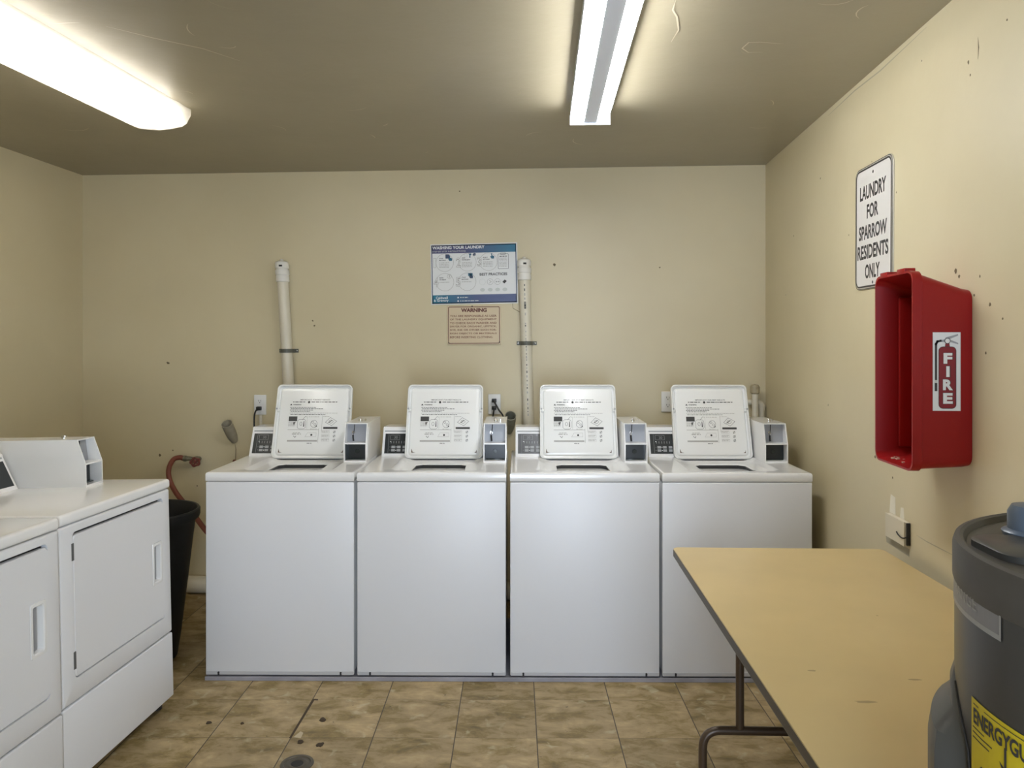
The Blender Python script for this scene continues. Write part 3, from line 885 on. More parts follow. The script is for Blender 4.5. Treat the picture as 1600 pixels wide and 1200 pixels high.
# poster
px, pz = wb(-0.512, 1.867)
t = thing('wall_poster', 'blue and white laundry instruction poster on the back wall above the warning sign', 'poster', (px, YB - 0.004, pz), (0, R(-0.95), 0))
pw, ph = 0.253, 0.176
b = B(); box(b, -pw, pw, -0.0015, 0.003, -ph, ph, 0.0008, 1)
obj('poster_board', b, 'paper', t)
P = Print(); P.w = 0.0020
P.loop([(-pw + 0.006, -ph + 0.006), (pw - 0.006, -ph + 0.006), (pw - 0.006, ph - 0.006), (-pw + 0.006, ph - 0.006)], 0.005, 'navy')
P.rect(-pw + 0.006, ph - 0.054, pw - 0.006, ph - 0.006, 'head', n=1)
P.rect(-pw + 0.006, -ph + 0.006, pw - 0.006, -ph + 0.056, 'foot', n=1)
P.obj('printed_border', t)
P = Print(); P.w = 0.0026
P.text('WASHING YOUR LAUNDRY', -pw + 0.012, ph - 0.030, 0.305, 0.018, 'paper', 0.03)
P.text('STEP-BY-STEP INSTRUCTIONS', -pw + 0.012, ph - 0.047, 0.195, 0.0085, 'palegrey', 0.0)
P.obj('printed_header', t)
P = Print(); P.w = 0.0026
cy1, cy2 = 0.068, -0.045
for n_, cx_, cy_, tx in (('1', -0.170, cy1, ('LOAD', 'MACHINE')), ('2', -0.037, cy1, ('ADD', 'DETERGENT')), ('3', 0.085, cy1, ('SELECT', 'SETTINGS')), ('4', -0.170, cy2, ('MAKE', 'PAYMENT')), ('5', -0.040, cy2, ('START', 'MACHINE'))):
    P.circle(cx_, cy_, 0.052, 'greyink', 0.0016, n=40)
    P.text(n_, cx_ - 0.066, cy_ - 0.028, 0.015 if n_ == '1' else 0.028, 0.056, 'greyink', 0.03); P.text(n_, cx_ - 0.0645, cy_ - 0.0262, 0.012 if n_ == '1' else 0.025, 0.0524, 'paper', -0.012, w=0.0030)
    P.text(tx[0], cx_ - 0.032, cy_ + 0.022, None, 0.0065, 'ink', 0.02); P.text(tx[1], cx_ - 0.032, cy_ + 0.011, None, 0.0065, 'ink', 0.02)
    for k in range({'4': 1, '5': 1}.get(n_, 4)):
        P.dashes(cx_ - 0.032, cx_ + 0.026, cy_ - 0.002 - 0.0085 * k, 0.0028, 'greyink', k + int(n_) * 7)
def hand(cx_, cy_, m='teal'):
    P.poly([(cx_ - 0.004, cy_ + 0.016), (cx_ + 0.001, cy_ + 0.018), (cx_ + 0.003, cy_ + 0.004), (cx_ + 0.014, cy_ + 0.000), (cx_ + 0.013, cy_ - 0.014), (cx_ - 0.002, cy_ - 0.014), (cx_ - 0.010, cy_ - 0.002), (cx_ - 0.003, cy_ + 0.001)], m)
P.rect(-0.165, 0.092, -0.142, 0.116, 'navy', w=0.0032); hand(-0.140, 0.092)
P.circle(-0.046, 0.108, 0.010, 'palegrey', 0.0015); P.poly([(-0.03, 0.118), (-0.014, 0.118), (-0.016, 0.107), (-0.02, 0.107), (-0.018, 0.094), (-0.026, 0.094), (-0.025, 0.108)], 'teal')
P.poly([(-0.005, 0.112), (0.006, 0.120), (0.012, 0.114), (0.002, 0.106)], 'navy'); P.circle(0.004, 0.112, 0.009, 'navy', 0.0025, n=12)
hand(0.105, 0.100)
P.circle(-0.144, -0.012, 0.013, 'greyink', 0.0016, n=18); P.text('$', -0.148, -0.019, 0.008, 0.014, 'greyink')
P.rect(-0.034, -0.012, -0.008, 0.004, 'teal'); hand(-0.020, -0.012, 'navy')
P.obj('printed_steps', t)
P = Print(); P.w = 0.0026
# clipboard
P.loop(rrect(0.140, 0.202, 0.025, 0.112, 0.004, 3), 0.0018, 'ink'); P.loop(rrect(0.155, 0.187, 0.108, 0.118, 0.003, 3), 0.0016, 'ink')
P.dashes(0.150, 0.192, 0.096, 0.004, 'ink', 81)
for k in range(7): P.dashes(0.148, 0.194, 0.086 - k * 0.008, 0.0026, 'greyink', 82 + k)
P.obj('printed_clipboard', t)
P = Print(); P.w = 0.0026
P.text('BEST PRACTICES', 0.033, -0.012, 0.160, 0.0155, 'ink', 0.02)
for k, cx_ in enumerate((0.048, 0.093, 0.136, 0.178)):
    if k < 3: P.circle(cx_, -0.048, 0.018, 'palegrey' if k == 0 else 'greyink', 0.0014, n=20)
    P.circle(cx_, -0.094, 0.014, 'palegrey', n=18, sy=0.75)
P.poly([(0.164, -0.050), (0.178, -0.037), (0.190, -0.046), (0.176, -0.060)], 'ink')
P.line([(0.088, -0.040), (0.100, -0.048), (0.088, -0.056)], 0.002, 'greyink'); P.circle(0.130, -0.048, 0.004, 'ink', 0.0015, n=10); P.circle(0.143, -0.048, 0.004, 'ink', 0.0015, n=10)
P.obj('printed_practices', t)
P = Print(); P.w = 0.0026
P.text('Caldwell', -pw + 0.028, -ph + 0.033, 0.070, 0.015, 'paper', 0.02); P.text('& Gregory', -pw + 0.016, -ph + 0.014, 0.086, 0.018, 'paper', 0.02)
P.circle(-0.095, -ph + 0.040, 0.0045, 'paper', n=10); P.circle(-0.095, -ph + 0.020, 0.0045, 'paper', n=10)
P.dashes(-0.084, -0.035, -ph + 0.038, 0.0045, 'palegrey', 90); P.dashes(-0.084, 0.025, -ph + 0.018, 0.0045, 'palegrey', 91)
P.obj('printed_footer', t)

# warning sign
wx, wz = wb(-0.512, 1.572)
t = thing('warning_sign', 'tan warning sign with maroon lettering on the back wall directly under the poster', 'sign', (wx, YB - 0.006, wz), (0, R(-0.3), 0))
ww, wh = 0.156, 0.113
b = B(); loft(b, [[Vector((a, y, c)) for a, c in rrect(-ww + i_, ww - i_, -wh + i_, wh - i_, 0.006, 4)] for y, i_ in ((0.005, 0), (-0.001, 0), (-0.003, 0.002))], cap0=True, cap1=True)
obj('sign_plate', b, 'tan', t)
P = Print(); P.w = 0.0038
P.loop(rrect(-ww + 0.006, ww - 0.006, -wh + 0.006, wh - 0.006, 0.008, 5), 0.0040, 'maroon')
P.text('WARNING', 0, wh - 0.038, 0.150, 0.023, 'maroon', 0.05, align='c')
lines = ('YOU ARE RESPONSIBLE AS USER', 'OF THE LAUNDRY EQUIPMENT', 'TO CHECK EACH WASHER AND', 'DRYER FOR ORGANIC, LIPSTICK,', 'DYE, INK OR OTHER SUCH FOR-', 'EIGN OBJECTS OR MATERIALS', 'BEFORE INSERTING CLOTHING.')
for i, l in enumerate(lines):
    P.text(l, -ww + 0.016, wh - 0.066 - i * 0.0205, 0.272 if i < 6 else 0.25, 0.0122, 'maroonlight', 0.02)
P.circle(-0.010, wh - 0.004, 0.004, 'ink', n=10); P.circle(-ww + 0.009, -wh + 0.010, 0.004, 'ink', n=10); P.circle(ww - 0.008, -wh + 0.014, 0.004, 'ink', n=10)
P.obj('sign_lettering', t)

# standpipes
def standpipe(name, label, top, bot, printed):
    xt, zt = wb(*top); xb, zb = wb(*bot)
    sl = (xb - xt) / (zt - zb)
    yc = YB - 0.040
    X = lambda z: xt + (zt - z) * sl
    t = thing(name, label, 'pipe', (X(0), yc, 0))
    L = lambda z, dx=0, dy=0: Vector((X(z) - X(0) + dx, dy, z))
    b = B(); tube(b, [L(0), L(zt - 0.10)], 0.0325, 24)
    obj('pipe', b, 'pvc', t)
    if printed:
        P = Print(lambda u, v, w_: L(v, 0.0329 * math.sin(u / 0.0329), -0.0334 * math.cos(u / 0.0329)))
        rd = random.Random(5); z = zt - 0.16
        while z > 0.95:
            h = rd.uniform(0.004, 0.016)
            if rd.random() < .8: P.rect(-0.003 + rd.uniform(-.001, .001), z - h, 0.002, z, 'greyink' if rd.random() < .6 else 'ink')
            z -= h + rd.uniform(0.004, 0.016)
        P.rect(-0.005, zt - 0.30, 0.005, zt - 0.26, 'ink')
        P.obj('pipe_lettering', t)
    b = B()
    zs = zt - 0.10
    for rz in ([(0.0325, zs - 0.035), (0.0385, zs - 0.033), (0.0385, zs - 0.004), (0.0365, zs), (0.0365, zs + 0.006), (0.040, zs + 0.008), (0.041, zs + 0.030), (0.038, zs + 0.036), (0.034, zs + 0.037),
                (0.034, zs + 0.042), (0.040, zs + 0.045), (0.040, zs + 0.068), (0.036, zs + 0.080), (0.024, zs + 0.087), (0.010, zs + 0.09), (0.008, zs + 0.097), (0.0, zs + 0.10)],):
        lathe(b, rz, 28, tf=lambda p: L(p.z, p.x, p.y))
    c = obj('air_valve', b, 'pvcwhite', t)
    b = B()
    box(b, -0.004, 0.014, -0.0415, -0.036, 0, 0.010, tf=lambda p: L(zs + 0.052 + p.z, p.x, p.y))
    obj('valve_slot', b, 'gap', c)
    # strap
    z = wb(0, 1.424 if not printed else 1.468)[1]
    b = B()
    pts = []
    for i in range(13):
        a = math.pi + math.pi * i / 12
        pts.append((0.0345 * math.cos(a), 0.0345 * math.sin(a)))
    pts = [(-0.058, 0.037), (-0.036, 0.037)] + pts + [(0.036, 0.037), (0.058, 0.037)]
    for (a0, b0), (a1, b1) in zip(pts, pts[1:]):
        d_ = Vector((a1 - a0, b1 - b0, 0)).normalized(); q = Vector((d_.y, -d_.x, 0)) * 0.0025
        ring = [L(z + zz, aa + s_ * q.x, bb + s_ * q.y) for zz, s_ in ((-0.011, 0), (0.011, 0), (0.011, 1), (-0.011, 1)) for aa, bb in ((a0, b0),)]
        ring2 = [L(z + zz, a1 + s_ * q.x, b1 + s_ * q.y) for zz, s_ in ((-0.011, 0), (0.011, 0), (0.011, 1), (-0.011, 1))]
        loft(b, [ring, ring2], cap0=True, cap1=True)
    s = obj('pipe_strap', b, 'clamp', t)
    for dx in (-0.050, 0.050):
        b = B(); lathe(b, [(0.005, 0), (0.004, 0.003), (0, 0.004)], 10, tf=lambda p: L(z + p.y, dx + p.x, 0.034 - p.z), cap0=True)
        obj('strap_screw', b, 'chrome', s)
    return t
standpipe('drain_standpipe', 'cream painted standpipe strapped to the back wall behind the leftmost washer', (-1.631, 1.957), (-1.589, 1.212), False)
standpipe('drain_standpipe', 'standpipe with dark printed lettering down its front, right of the poster', (-0.222, 1.960), (-0.196, 1.017), True)

# outlets
def outlet(x, z, label, plugs, name='wall_outlet'):
    x, z = wb(x, z)
    t = thing(name, label, 'outlet', (x, YB, z))
    b = B(); box(b, -0.036, 0.036, -0.012, 0, -0.058, 0.058, 0.003, 2)
    obj('cover_plate', b, 'plate', t)
    for dz in (-0.021, 0.021):
        b = B(); loft(b, [[Vector((a, -0.012 - h, dz + c)) for a, c in rrect(-0.017, 0.017, -0.0135, 0.0135, 0.010, 5)] for h in (0, 0.002)], cap1=True)
        r = obj('receptacle', b, 'plate', t)
        P = Print(lambda u, v, w_: Vector((u, -0.0143, v + dz)))
        P.rect(-0.008, -0.001, -0.0055, 0.008, 'ink'); P.rect(0.0055, -0.001, 0.008, 0.007, 'ink'); P.circle(0, -0.007, 0.0028, 'ink', n=10)
        P.obj('slot', r)
    return x, z
def plug_cord(x, z, dz, path, label):
    t = thing('power_cord', label, 'cord', (x, YB - 0.0145, z + dz))
    b = B(); box(b, -0.013, 0.013, -0.026, 0.0, -0.010, 0.012, 0.003, 2)
    obj('plug', b, 'black', t)
    b = B(); tube(b, spline(path, 6), 0.0048, 10)
    obj('cable', b, 'black', t)
x, z = outlet(-1.772, 1.107, 'white duplex outlet on the back wall left of the leftmost washer lid', 1)
plug_cord(x, z, -0.021, [(0, -0.022, -0.006), (-0.010, -0.034, -0.012), (-0.020, -0.030, -0.05), (-0.020, -0.03, -0.15), (-0.014, -0.03, -0.32)], 'black cord from the outlet nearest the left corner, hanging straight down')
# conduit stub below that outlet
b = B(); tube(b, [(x + 0.004, YB - 0.0105, z - 0.060), (x + 0.004, YB - 0.0105, z - 0.42)], 0.0095, 12)
tag(obj('electrical_conduit', b, 'pvc'), 'thin painted conduit running down the wall below the leftmost outlet', 'conduit')
x, z = outlet(-0.394, 1.118, 'white duplex outlet between the second and third washer lids, two black plugs in it', 2)
plug_cord(x, z, 0.021, [(0, -0.024, 0.0), (0.008, -0.040, -0.012), (0.030, -0.045, -0.05), (0.058, -0.045, -0.10), (0.050, -0.03, -0.22)], 'black cord running diagonally from the upper socket of the two-plug outlet')
plug_cord(x, z, -0.021, [(0, -0.024, 0.0), (0.0, -0.036, -0.012), (-0.004, -0.034, -0.045), (-0.008, -0.034, -0.10), (-0.008, -0.03, -0.22)], 'black cord dropping straight from the lower socket of the two-plug outlet')
outlet(0.590, 1.137, 'outlet mostly hidden behind the open lid of the rightmost washer', 0)

# open drain stubs sticking out of the wall
def drain_stub(p0, p1, r, label, m):
    t = thing('drain_stub', label, 'pipe', p0)
    d = Vector(p1) - Vector(p0)
    b = B(); tube(b, [(0, 0, 0), d * 0.25, d * 0.5, d], [r * 0.62, r * 0.9, r, r * 1.02], 24, caps=False)
    dn = d.normalized()
    s_ = dn.cross(Vector((0, 0, 1))).normalized(); u_ = s_.cross(dn)
    def ring(rr, q): return [q + rr * (math.cos(2 * math.pi * k / 24) * s_ + math.sin(2 * math.pi * k / 24) * u_) for k in range(24)]
    loft(b, [ring(r * 1.02, d), ring(r * 0.90, d), ring(r * 0.88, d * 0.55)])
    o = obj('pipe', b, m, t)
    b = B(); loft(b, [ring(r * 0.88, d * 0.56), ring(r * 0.3, d * 0.54)], cap1=True)
    obj('pipe_mouth', b, 'pvcin', t)
    return t
x, z = wb(-1.930, 0.893)
drain_stub((x, YB, z), (x - 0.004, YB - 0.095, z + 0.112), 0.0315, 'open dusty drain stub tilting up out of the back wall left of the washers', mat('grey_painted_stub', (0.42, 0.38, 0.28), 0.6, noise=0.2))
x, z = wb(-0.292, 0.96)
drain_stub((x - 0.02, YB, z), (x, YB - 0.13, z + 0.105), 0.031, 'open grey-green drain stub behind the coin meter of the second washer', 'pvcdark')

# hose taps
def hose_tap(loc, flip, label):
    t = thing('hose_tap', label, 'tap', loc)
    b = B()
    tube(b, [(0.0, 0.0, 0.0), (0, -0.05, 0.0)], [0.013, 0.012], 14)
    tube(b, [(0.0, -0.028, 0.0), (0.0, -0.060, 0.0)], 0.019, 14)
    tube(b, [(-0.004, -0.050, 0.0), (-0.030 * flip, -0.055, 0.008), (-0.052 * flip, -0.058, 0.008)], [0.014, 0.012, 0.015], 14)
    tube(b, [(-0.052 * flip, -0.058, 0.008), (-0.066 * flip, -0.058, 0.008)], [0.018, 0.018], 8)
    obj('valve_body', b, 'brass', t)
    b = B()
    tube(b, [(0.0, -0.060, 0.0), (0.012 * flip, -0.078, -0.006)], 0.006, 10)
    obj('valve_stem', b, 'brass', t)
    b = B()
    c = Vector((0.014 * flip, -0.082, -0.008)); n = Vector((0.35 * flip, -0.9, -0.2)).normalized()
    s_ = n.cross(Vector((0, 0, 1))).normalized(); u_ = s_.cross(n)
    pts = [c + (0.024 + 0.003 * math.cos(5 * 2 * math.pi * k / 30)) * (math.cos(2 * math.pi * k / 30) * s_ + math.sin(2 * math.pi * k / 30) * u_) for k in range(31)]
    tube(b, pts, 0.0055, 8, caps=False)
    for k in range(5):
        a = 2 * math.pi * k / 5; tube(b, [c, c + 0.024 * (math.cos(a) * s_ + math.sin(a) * u_)], 0.0045, 8)
    tube(b, [c - n * 0.004, c + n * 0.006], 0.009, 10)
    obj('tap_handle', b, 'redknob', t)
    return t
x, z = wb(-2.142, 0.787)
hose_tap((x, YB, z), 1, 'brass hose tap with red handle and the red-brown hose attached')
b = B()
hp = [(x - 0.068, YB - 0.058, z + 0.008), (x - 0.088, YB - 0.060, z + 0.014), (x - 0.122, YB - 0.070, z + 0.004), (x - 0.142, YB - 0.085, z - 0.045), (x - 0.132, YB - 0.10, z - 0.105),
      (x - 0.085, YB - 0.12, z - 0.175), (x - 0.015, YB - 0.14, z - 0.245), (x + 0.050, YB - 0.16, z - 0.305), (x + 0.17, YB - 0.20, z - 0.41), (x + 0.32, YB - 0.20, z - 0.48), (x + 0.46, YB - 0.20, z - 0.515)]
tube(b, spline(hp, 8), 0.0145, 14)
tag(obj('water_hose', b, 'hose'), 'red-brown rubber hose looping from the left tap down behind the leftmost washer', 'hose')
x, z = wb(-1.872, 0.775)
hose_tap((x, YB, z), -1, 'rusty red-handled tap half hidden behind the top of the leftmost washer')

# drain pipe along the floor behind the washers
b = B(); tube(b, [(-2.20, YB - 0.052, 0.052), (1.05, YB - 0.052, 0.052)], 0.048, 24)
tag(obj('floor_drain_pipe', b, 'pvc'), 'fat cream pipe lying along the floor against the back wall, behind the bin', 'pipe')

# white pipes in the right corner
def pz(z): return 1.465 + (z - 1.465) * (4.39 / 4.40)
t = thing('capped_vent_pipe', 'upright painted pipe with a dark-rimmed cap standing in the right back corner', 'pipe', (1.068, YB - 0.064, 0))
b = B(); tube(b, [(0, 0, 0), (0, 0, 1.215)], 0.0175, 18); obj('pipe', b, 'pvc', t)
b = B(); lathe(b, [(0.019, 1.185), (0.025, 1.19), (0.026, 1.222), (0.018, 1.236), (0.0, 1.24)], 20); obj('pipe_cap', b, mat('dirty_cap', (0.40, 0.34, 0.22), 0.5, noise=0.3, nscale=30), t)
t = thing('elbow_pipe', 'painted elbow pipe bending down beside the capped pipe in the right corner', 'pipe', (1.112, YB - 0.024, 0))
b = B(); tube(b, fillet([(-0.20, 0, 1.135), (0, 0, 1.135), (0, 0, 0.0)], 0.035), 0.0165, 16); obj('pipe', b, 'pvc', t)
b = B(); tube(b, fillet([(-0.045, 0, 1.135), (0, 0, 1.135), (0, 0, 1.090)], 0.034), 0.0205, 16); obj('elbow_fitting', b, 'pvc', t)

# ================================================================== BIN
t = thing('trash_bin', 'tall black plastic bin in the corner between the far dryer and the leftmost washer', 'bin', (-1.945, 3.44, 0))
b = B()
prof = [(0.0, 0.0), (0.138, 0.0), (0.148, 0.01), (0.165, 0.12), (0.195, 0.37), (0.218, 0.57), (0.226, 0.63), (0.234, 0.65), (0.243, 0.65), (0.248, 0.665), (0.248, 0.688), (0.243, 0.695), (0.235, 0.693), (0.228, 0.67),
        (0.219, 0.63), (0.190, 0.37), (0.145, 0.02), (0.0, 0.015)]
lathe(b, prof, 48)
obj('bin_body', b, 'bin', t)
for s_ in (-1, 1):
    b = B(); box(b, -0.045, 0.045, s_ * 0.236 - 0.012, s_ * 0.236 + 0.012, 0.615, 0.648, 0.005)
    obj('bin_handle', b, 'bin', t)

# ================================================================== RIGHT WALL
# laundry sign (local x runs towards the camera once turned onto the wall)
t = thing('wall_sign', 'white rounded metal sign reading LAUNDRY FOR SPARROW RESIDENTS ONLY above the red box', 'sign', (XR - 0.004, 2.906, 1.900), (0, R(0.6), R(-90)))
sw, sh = 0.170, 0.231
b = B(); loft(b, [[Vector((a, y, c)) for a, c in rrect(-sw + i_, sw - i_, -sh + i_, sh - i_, 0.036, 7)] for y, i_ in ((0.0035, 0.0), (-0.0005, 0.0), (-0.0015, 0.0008))], cap0=True, cap1=True)
obj('sign_plate', b, 'signmetal', t)
P = Print(); P.w = 0.0018
P.poly(rrect(-sw + 0.010, sw - 0.010, -sh + 0.008, sh - 0.008, 0.030, 7), 'signface')
P.obj('sign_face', t)
P = Print(); P.w = 0.0023
P.loop(rrect(-sw + 0.009, sw - 0.009, -sh + 0.007, sh - 0.007, 0.031, 7), 0.0065, 'ink')
P.loop(rrect(-sw + 0.0012, sw - 0.0012, -sh + 0.0012, sh - 0.0012, 0.036, 7), 0.0026, 'ink', w=0.0019)
for s_, w_, zc in (('LAUNDRY', 0.238, 0.132), ('FOR', 0.104, 0.058), ('SPARROW', 0.256, -0.018), ('RESIDENTS', 0.282, -0.092), ('ONLY', 0.134, -0.166)):
    P.text(s_, -0.004, zc - 0.026, w_, 0.054, 'ink', 0.030, align='c')
P.circle(0.0, 0.198, 0.006, 'ink', n=12); P.circle(0.0, -0.208, 0.006, 'ink', n=12)
P.obj('sign_lettering', t)

# red extinguisher box: open face towards the room
t = thing('fire_extinguisher_box', 'empty red plastic extinguisher box with FIRE sticker on the right wall', 'extinguisher box', (XR, 2.352, 1.375))
def boxring(x, hy, z0, z1, r): return [Vector((x, a, c)) for a, c in rrect(-hy, hy, z0, z1, r, 6)]
b = B()
dx = 0.165
loft(b, [boxring(-0.001, 0.124, -0.256, 0.243, 0.030), boxring(-0.020, 0.126, -0.259, 0.246, 0.030), boxring(-dx + 0.028, 0.126, -0.266, 0.288, 0.028), boxring(-dx + 0.026, 0.130, -0.271, 0.296, 0.030),
         boxring(-dx, 0.130, -0.271, 0.298, 0.030), boxring(-dx, 0.124, -0.265, 0.291, 0.026), boxring(-dx + 0.026, 0.121, -0.262, 0.285, 0.024), boxring(-0.025, 0.118, -0.250, 0.236, 0.024)], cap0=True, cap1=True)
bd = obj('box_body', b, 'red', t)
b = B(); box(b, -0.10, -0.03, 0.106, 0.119, -0.23, 0.235, 0.004)
obj('inner_rib', b, 'red', bd)
for dy in (-0.055, 0.065):
    b = B(); box(b, -dx - 0.001, -dx + 0.03, dy - 0.026, dy + 0.026, 0.292, 0.307, 0.002)
    obj('hinge_tab', b, 'red', t)
b = B()
rd = random.Random(2)
for i in range(26):
    x_, y_ = rd.uniform(-0.14, -0.06), rd.uniform(-0.11, 0.11); s_ = rd.uniform(0.002, 0.006)
    box(b, x_ - s_, x_ + s_, y_ - s_, y_ + s_, -0.2655, -0.2590, tf=None)
o = obj('flaked_paint_bits', b, 'plateback', t); o['kind'] = 'stuff'
# FIRE sticker on the near flank (normal -Y)
st_y = -0.1262
def fs(u, v, w_): return Vector((u, st_y - w_, v))
sx0, sx1, sz0, sz1 = -0.1095, -0.034, -0.098, 0.122
P = Print(fs); P.w = 0.0010
P.rect(sx0, sz0, sx1, sz1, 'sticker')
P.loop([(sx0, sz0), (sx1, sz0), (sx1, sz1), (sx0, sz1)], 0.0008, 'palegrey', w=0.0012)
st = P.obj('fire_sticker', bd)
P = Print(fs); P.w = 0.0014
cx_ = (sx0 + sx1) / 2 + 0.002
cyl = rrect(cx_ - 0.024, cx_ + 0.024, sz0 + 0.006, sz0 + 0.180, 0.012, 5)
P.poly(cyl, 'redsticker'); P.loop(cyl, 0.0014, 'ink', w=0.0017)
P.poly([(cx_ - 0.007, sz0 + 0.178), (cx_ + 0.007, sz0 + 0.178), (cx_ + 0.005, sz0 + 0.190), (cx_ - 0.005, sz0 + 0.190)], 'redsticker', w=0.0016)
P.circle(cx_, sz0 + 0.196, 0.0085, 'ink', n=18, w=0.0019); P.circle(cx_, sz0 + 0.196, 0.0066, 'sticker', n=18, w=0.0022)
P.poly([(cx_ - 0.006, sz0 + 0.205), (cx_ + 0.028, sz0 + 0.215), (cx_ + 0.029, sz0 + 0.211), (cx_ + 0.004, sz0 + 0.200)], 'steel', w=0.0019)
P.poly([(cx_ + 0.008, sz0 + 0.199), (cx_ + 0.029, sz0 + 0.190), (cx_ + 0.029, sz0 + 0.186), (cx_ + 0.007, sz0 + 0.193)], 'steel', w=0.0019)
P.rect(cx_ - 0.020, sz0 + 0.193, cx_ - 0.008, sz0 + 0.199, 'steel', w=0.0018)
P.line([(cx_ - 0.019, sz0 + 0.196), (cx_ - 0.027, sz0 + 0.194), (cx_ - 0.031, sz0 + 0.187), (cx_ - 0.031, sz0 + 0.080)], 0.006, 'ink', w=0.0018)
P.rect(cx_ - 0.0345, sz0 + 0.055, cx_ - 0.0275, sz0 + 0.080, 'ink', w=0.0018); P.rect(cx_ - 0.0345, sz0 + 0.078, cx_ - 0.0275, sz0 + 0.086, 'palegrey', w=0.0020)
for ch, zc, w_ in (('F', 0.131, 0.024), ('I', 0.094, 0.009), ('R', 0.057, 0.027), ('E', 0.019, 0.026)):
    P.text(ch, cx_ + 0.002, sz0 + zc, w_ + 0.003, 0.032, 'ink', 0.05, w=0.0020, align='c')
    P.text(ch, cx_ + 0.001, sz0 + zc + 0.001, w_, 0.030, 'sticker', 0.05, w=0.0024, align='c')
P.obj('sticker_print', bd)

# switch box low on the right wall
t = thing('surface_socket_box', 'cream surface-mounted socket box low on the right wall above the table end', 'socket box', (XR, 2.690, 0.835))
b = B(); box(b, -0.014, 0.0, -0.074, 0.074, -0.040, 0.040, 0.002, 1); obj('box_back', b, 'plateback', t)
b = B(); box(b, -0.019, -0.0145, -0.072, 0.076, -0.041, 0.041, 0.0015, 1); cp = obj('cover_plate', b, 'plateback', t)
b = B(); tube(b, spline([(-0.004, -0.078, -0.006), (-0.022, -0.070, -0.013), (-0.023, -0.040, -0.010), (-0.021, -0.020, -0.004)]), 0.0022, 8); obj('cable_end', b, 'black', t)
b = B(); box(b, -0.0135, -0.0005, -0.079, -0.0742, -0.036, 0.038, 0.001); obj('open_side', b, 'gap', t)

# ================================================================== CEILING LAMPS
t = thing('strip_light', 'bare two-tube fluorescent strip light on the ceiling above the third washer', 'ceiling light', (0.131, 2.66, ZC), (0, 0, R(1.6)))
lh_ = 0.61
b = B()
prism(b, [(-0.083, 0), (-0.083, -0.042), (-0.0815, -0.042), (-0.0800, -0.028), (-0.031, -0.030), (-0.027, -0.075), (0.027, -0.075), (0.031, -0.030), (0.0800, -0.028), (0.0815, -0.042), (0.083, -0.042), (0.083, 0)], -lh_, lh_, 'y')
obj('lamp_body', b, 'lamp', t)
for s_ in (-1, 1):
    b = B()
    prism(b, [(-0.083, 0), (-0.085, -0.083), (0.085, -0.083), (0.083, 0)], s_ * lh_, s_ * (lh_ + 0.006), 'y')
    e = obj('end_plate', b, 'lamp', t)
    for k in (-1, 1):
        b = B()
        prism(b, [(k * 0.052 - 0.012, -0.02), (k * 0.052 - 0.012, -0.066), (k * 0.052, -0.078), (k * 0.052 + 0.012, -0.066), (k * 0.052 + 0.012, -0.02)], s_ * (lh_ - 0.016), s_ * (lh_ - 0.001), 'y')
        obj('tube_socket', b, 'lamp', e)
for k in (-1, 1):
    b = B(); tube(b, [(k * 0.052, -lh_ + 0.018, -0.058), (k * 0.052, lh_ - 0.018, -0.058)], 0.0205, 20)
    obj('fluorescent_tube', b, 'tubeR', t)

t = thing('wraparound_light', 'long fluorescent ceiling light with a glowing clear cover, upper left', 'ceiling light', (-1.765, 2.60, ZC), (0, 0, R(-2.2)))
b = B()
box(b, -0.112, 0.112, -lh_, lh_, -0.020, 0.0, 0.003, 1)
obj('lamp_body', b, 'lamp', t)
for k in (-1, 1):
    b = B(); tube(b, [(k * 0.062, -lh_ + 0.03, -0.046), (k * 0.062, lh_ - 0.03, -0.046)], 0.014, 16)
    obj('fluorescent_tube', b, 'tubeL', t)
b = B()
cs = [(-0.142, -0.002), (-0.141, -0.028), (-0.122, -0.062), (-0.100, -0.076), (-0.05, -0.084), (0, -0.087), (0.05, -0.084), (0.100, -0.076), (0.122, -0.062), (0.141, -0.028), (0.142, -0.002)]
r0 = [b.verts.new((a, -lh_ - 0.01, c)) for a, c in cs]; r1 = [b.verts.new((a, lh_ + 0.005, c)) for a, c in cs]
for i in range(len(cs) - 1): b.faces.new((r0[i], r0[i + 1], r1[i + 1], r1[i]))
b.faces.new(r0); b.faces.new(r1[::-1])
obj('diffuser', b, 'diffuser', t)

# ================================================================== FOLDING TABLE
t = thing('folding_table', 'tan laminate folding table with brown tube legs along the right wall', 'table', (0.758, 1.975, 0), (0, 0, R(2.0)))
tw, tl = 0.358, 0.722
b = B()
o_ = rrect(-tw, tw, -tl, tl, 0.025, 6)
prism(b, rrect(-tw + 0.001, tw - 0.001, -tl + 0.001, tl - 0.001, 0.024, 6), 0.759, 0.762)
tt_ = obj('tabletop', b, 'tabletop', t)
for (ax_, ay_), r_, s_, sx_ in (((-0.233, -0.277), 0.005, 51, 2.4), ((-0.182, -0.42), 0.009, 52, 2.6), ((0.054, 0.066), 0.003, 53, 1.2), ((-0.035, -0.315), 0.005, 54, 3.0)):
    b = B(); f = b.faces.new([b.verts.new((ax_ + p_[0], ay_ + p_[1], 0.76225)) for p_ in blob(r_, s_, 10, sx_)]); obj('scuff_mark', b, 'scuff', tt_, smooth=False)
b = B()
prism(b, o_, 0.738, 0.7588)
obj('edge_banding', b, 'tableedge', t)
b = B()
ap = [[Vector((a, c, z)) for a, c in rrect(-tw + i_, tw - i_, -tl + i_, tl - i_, 0.02, 4)] for i_, z in ((0.016, 0.738), (0.016, 0.712), (0.019, 0.712), (0.019, 0.7378))]
loft(b, ap)
obj('apron', b, 'apron', t)
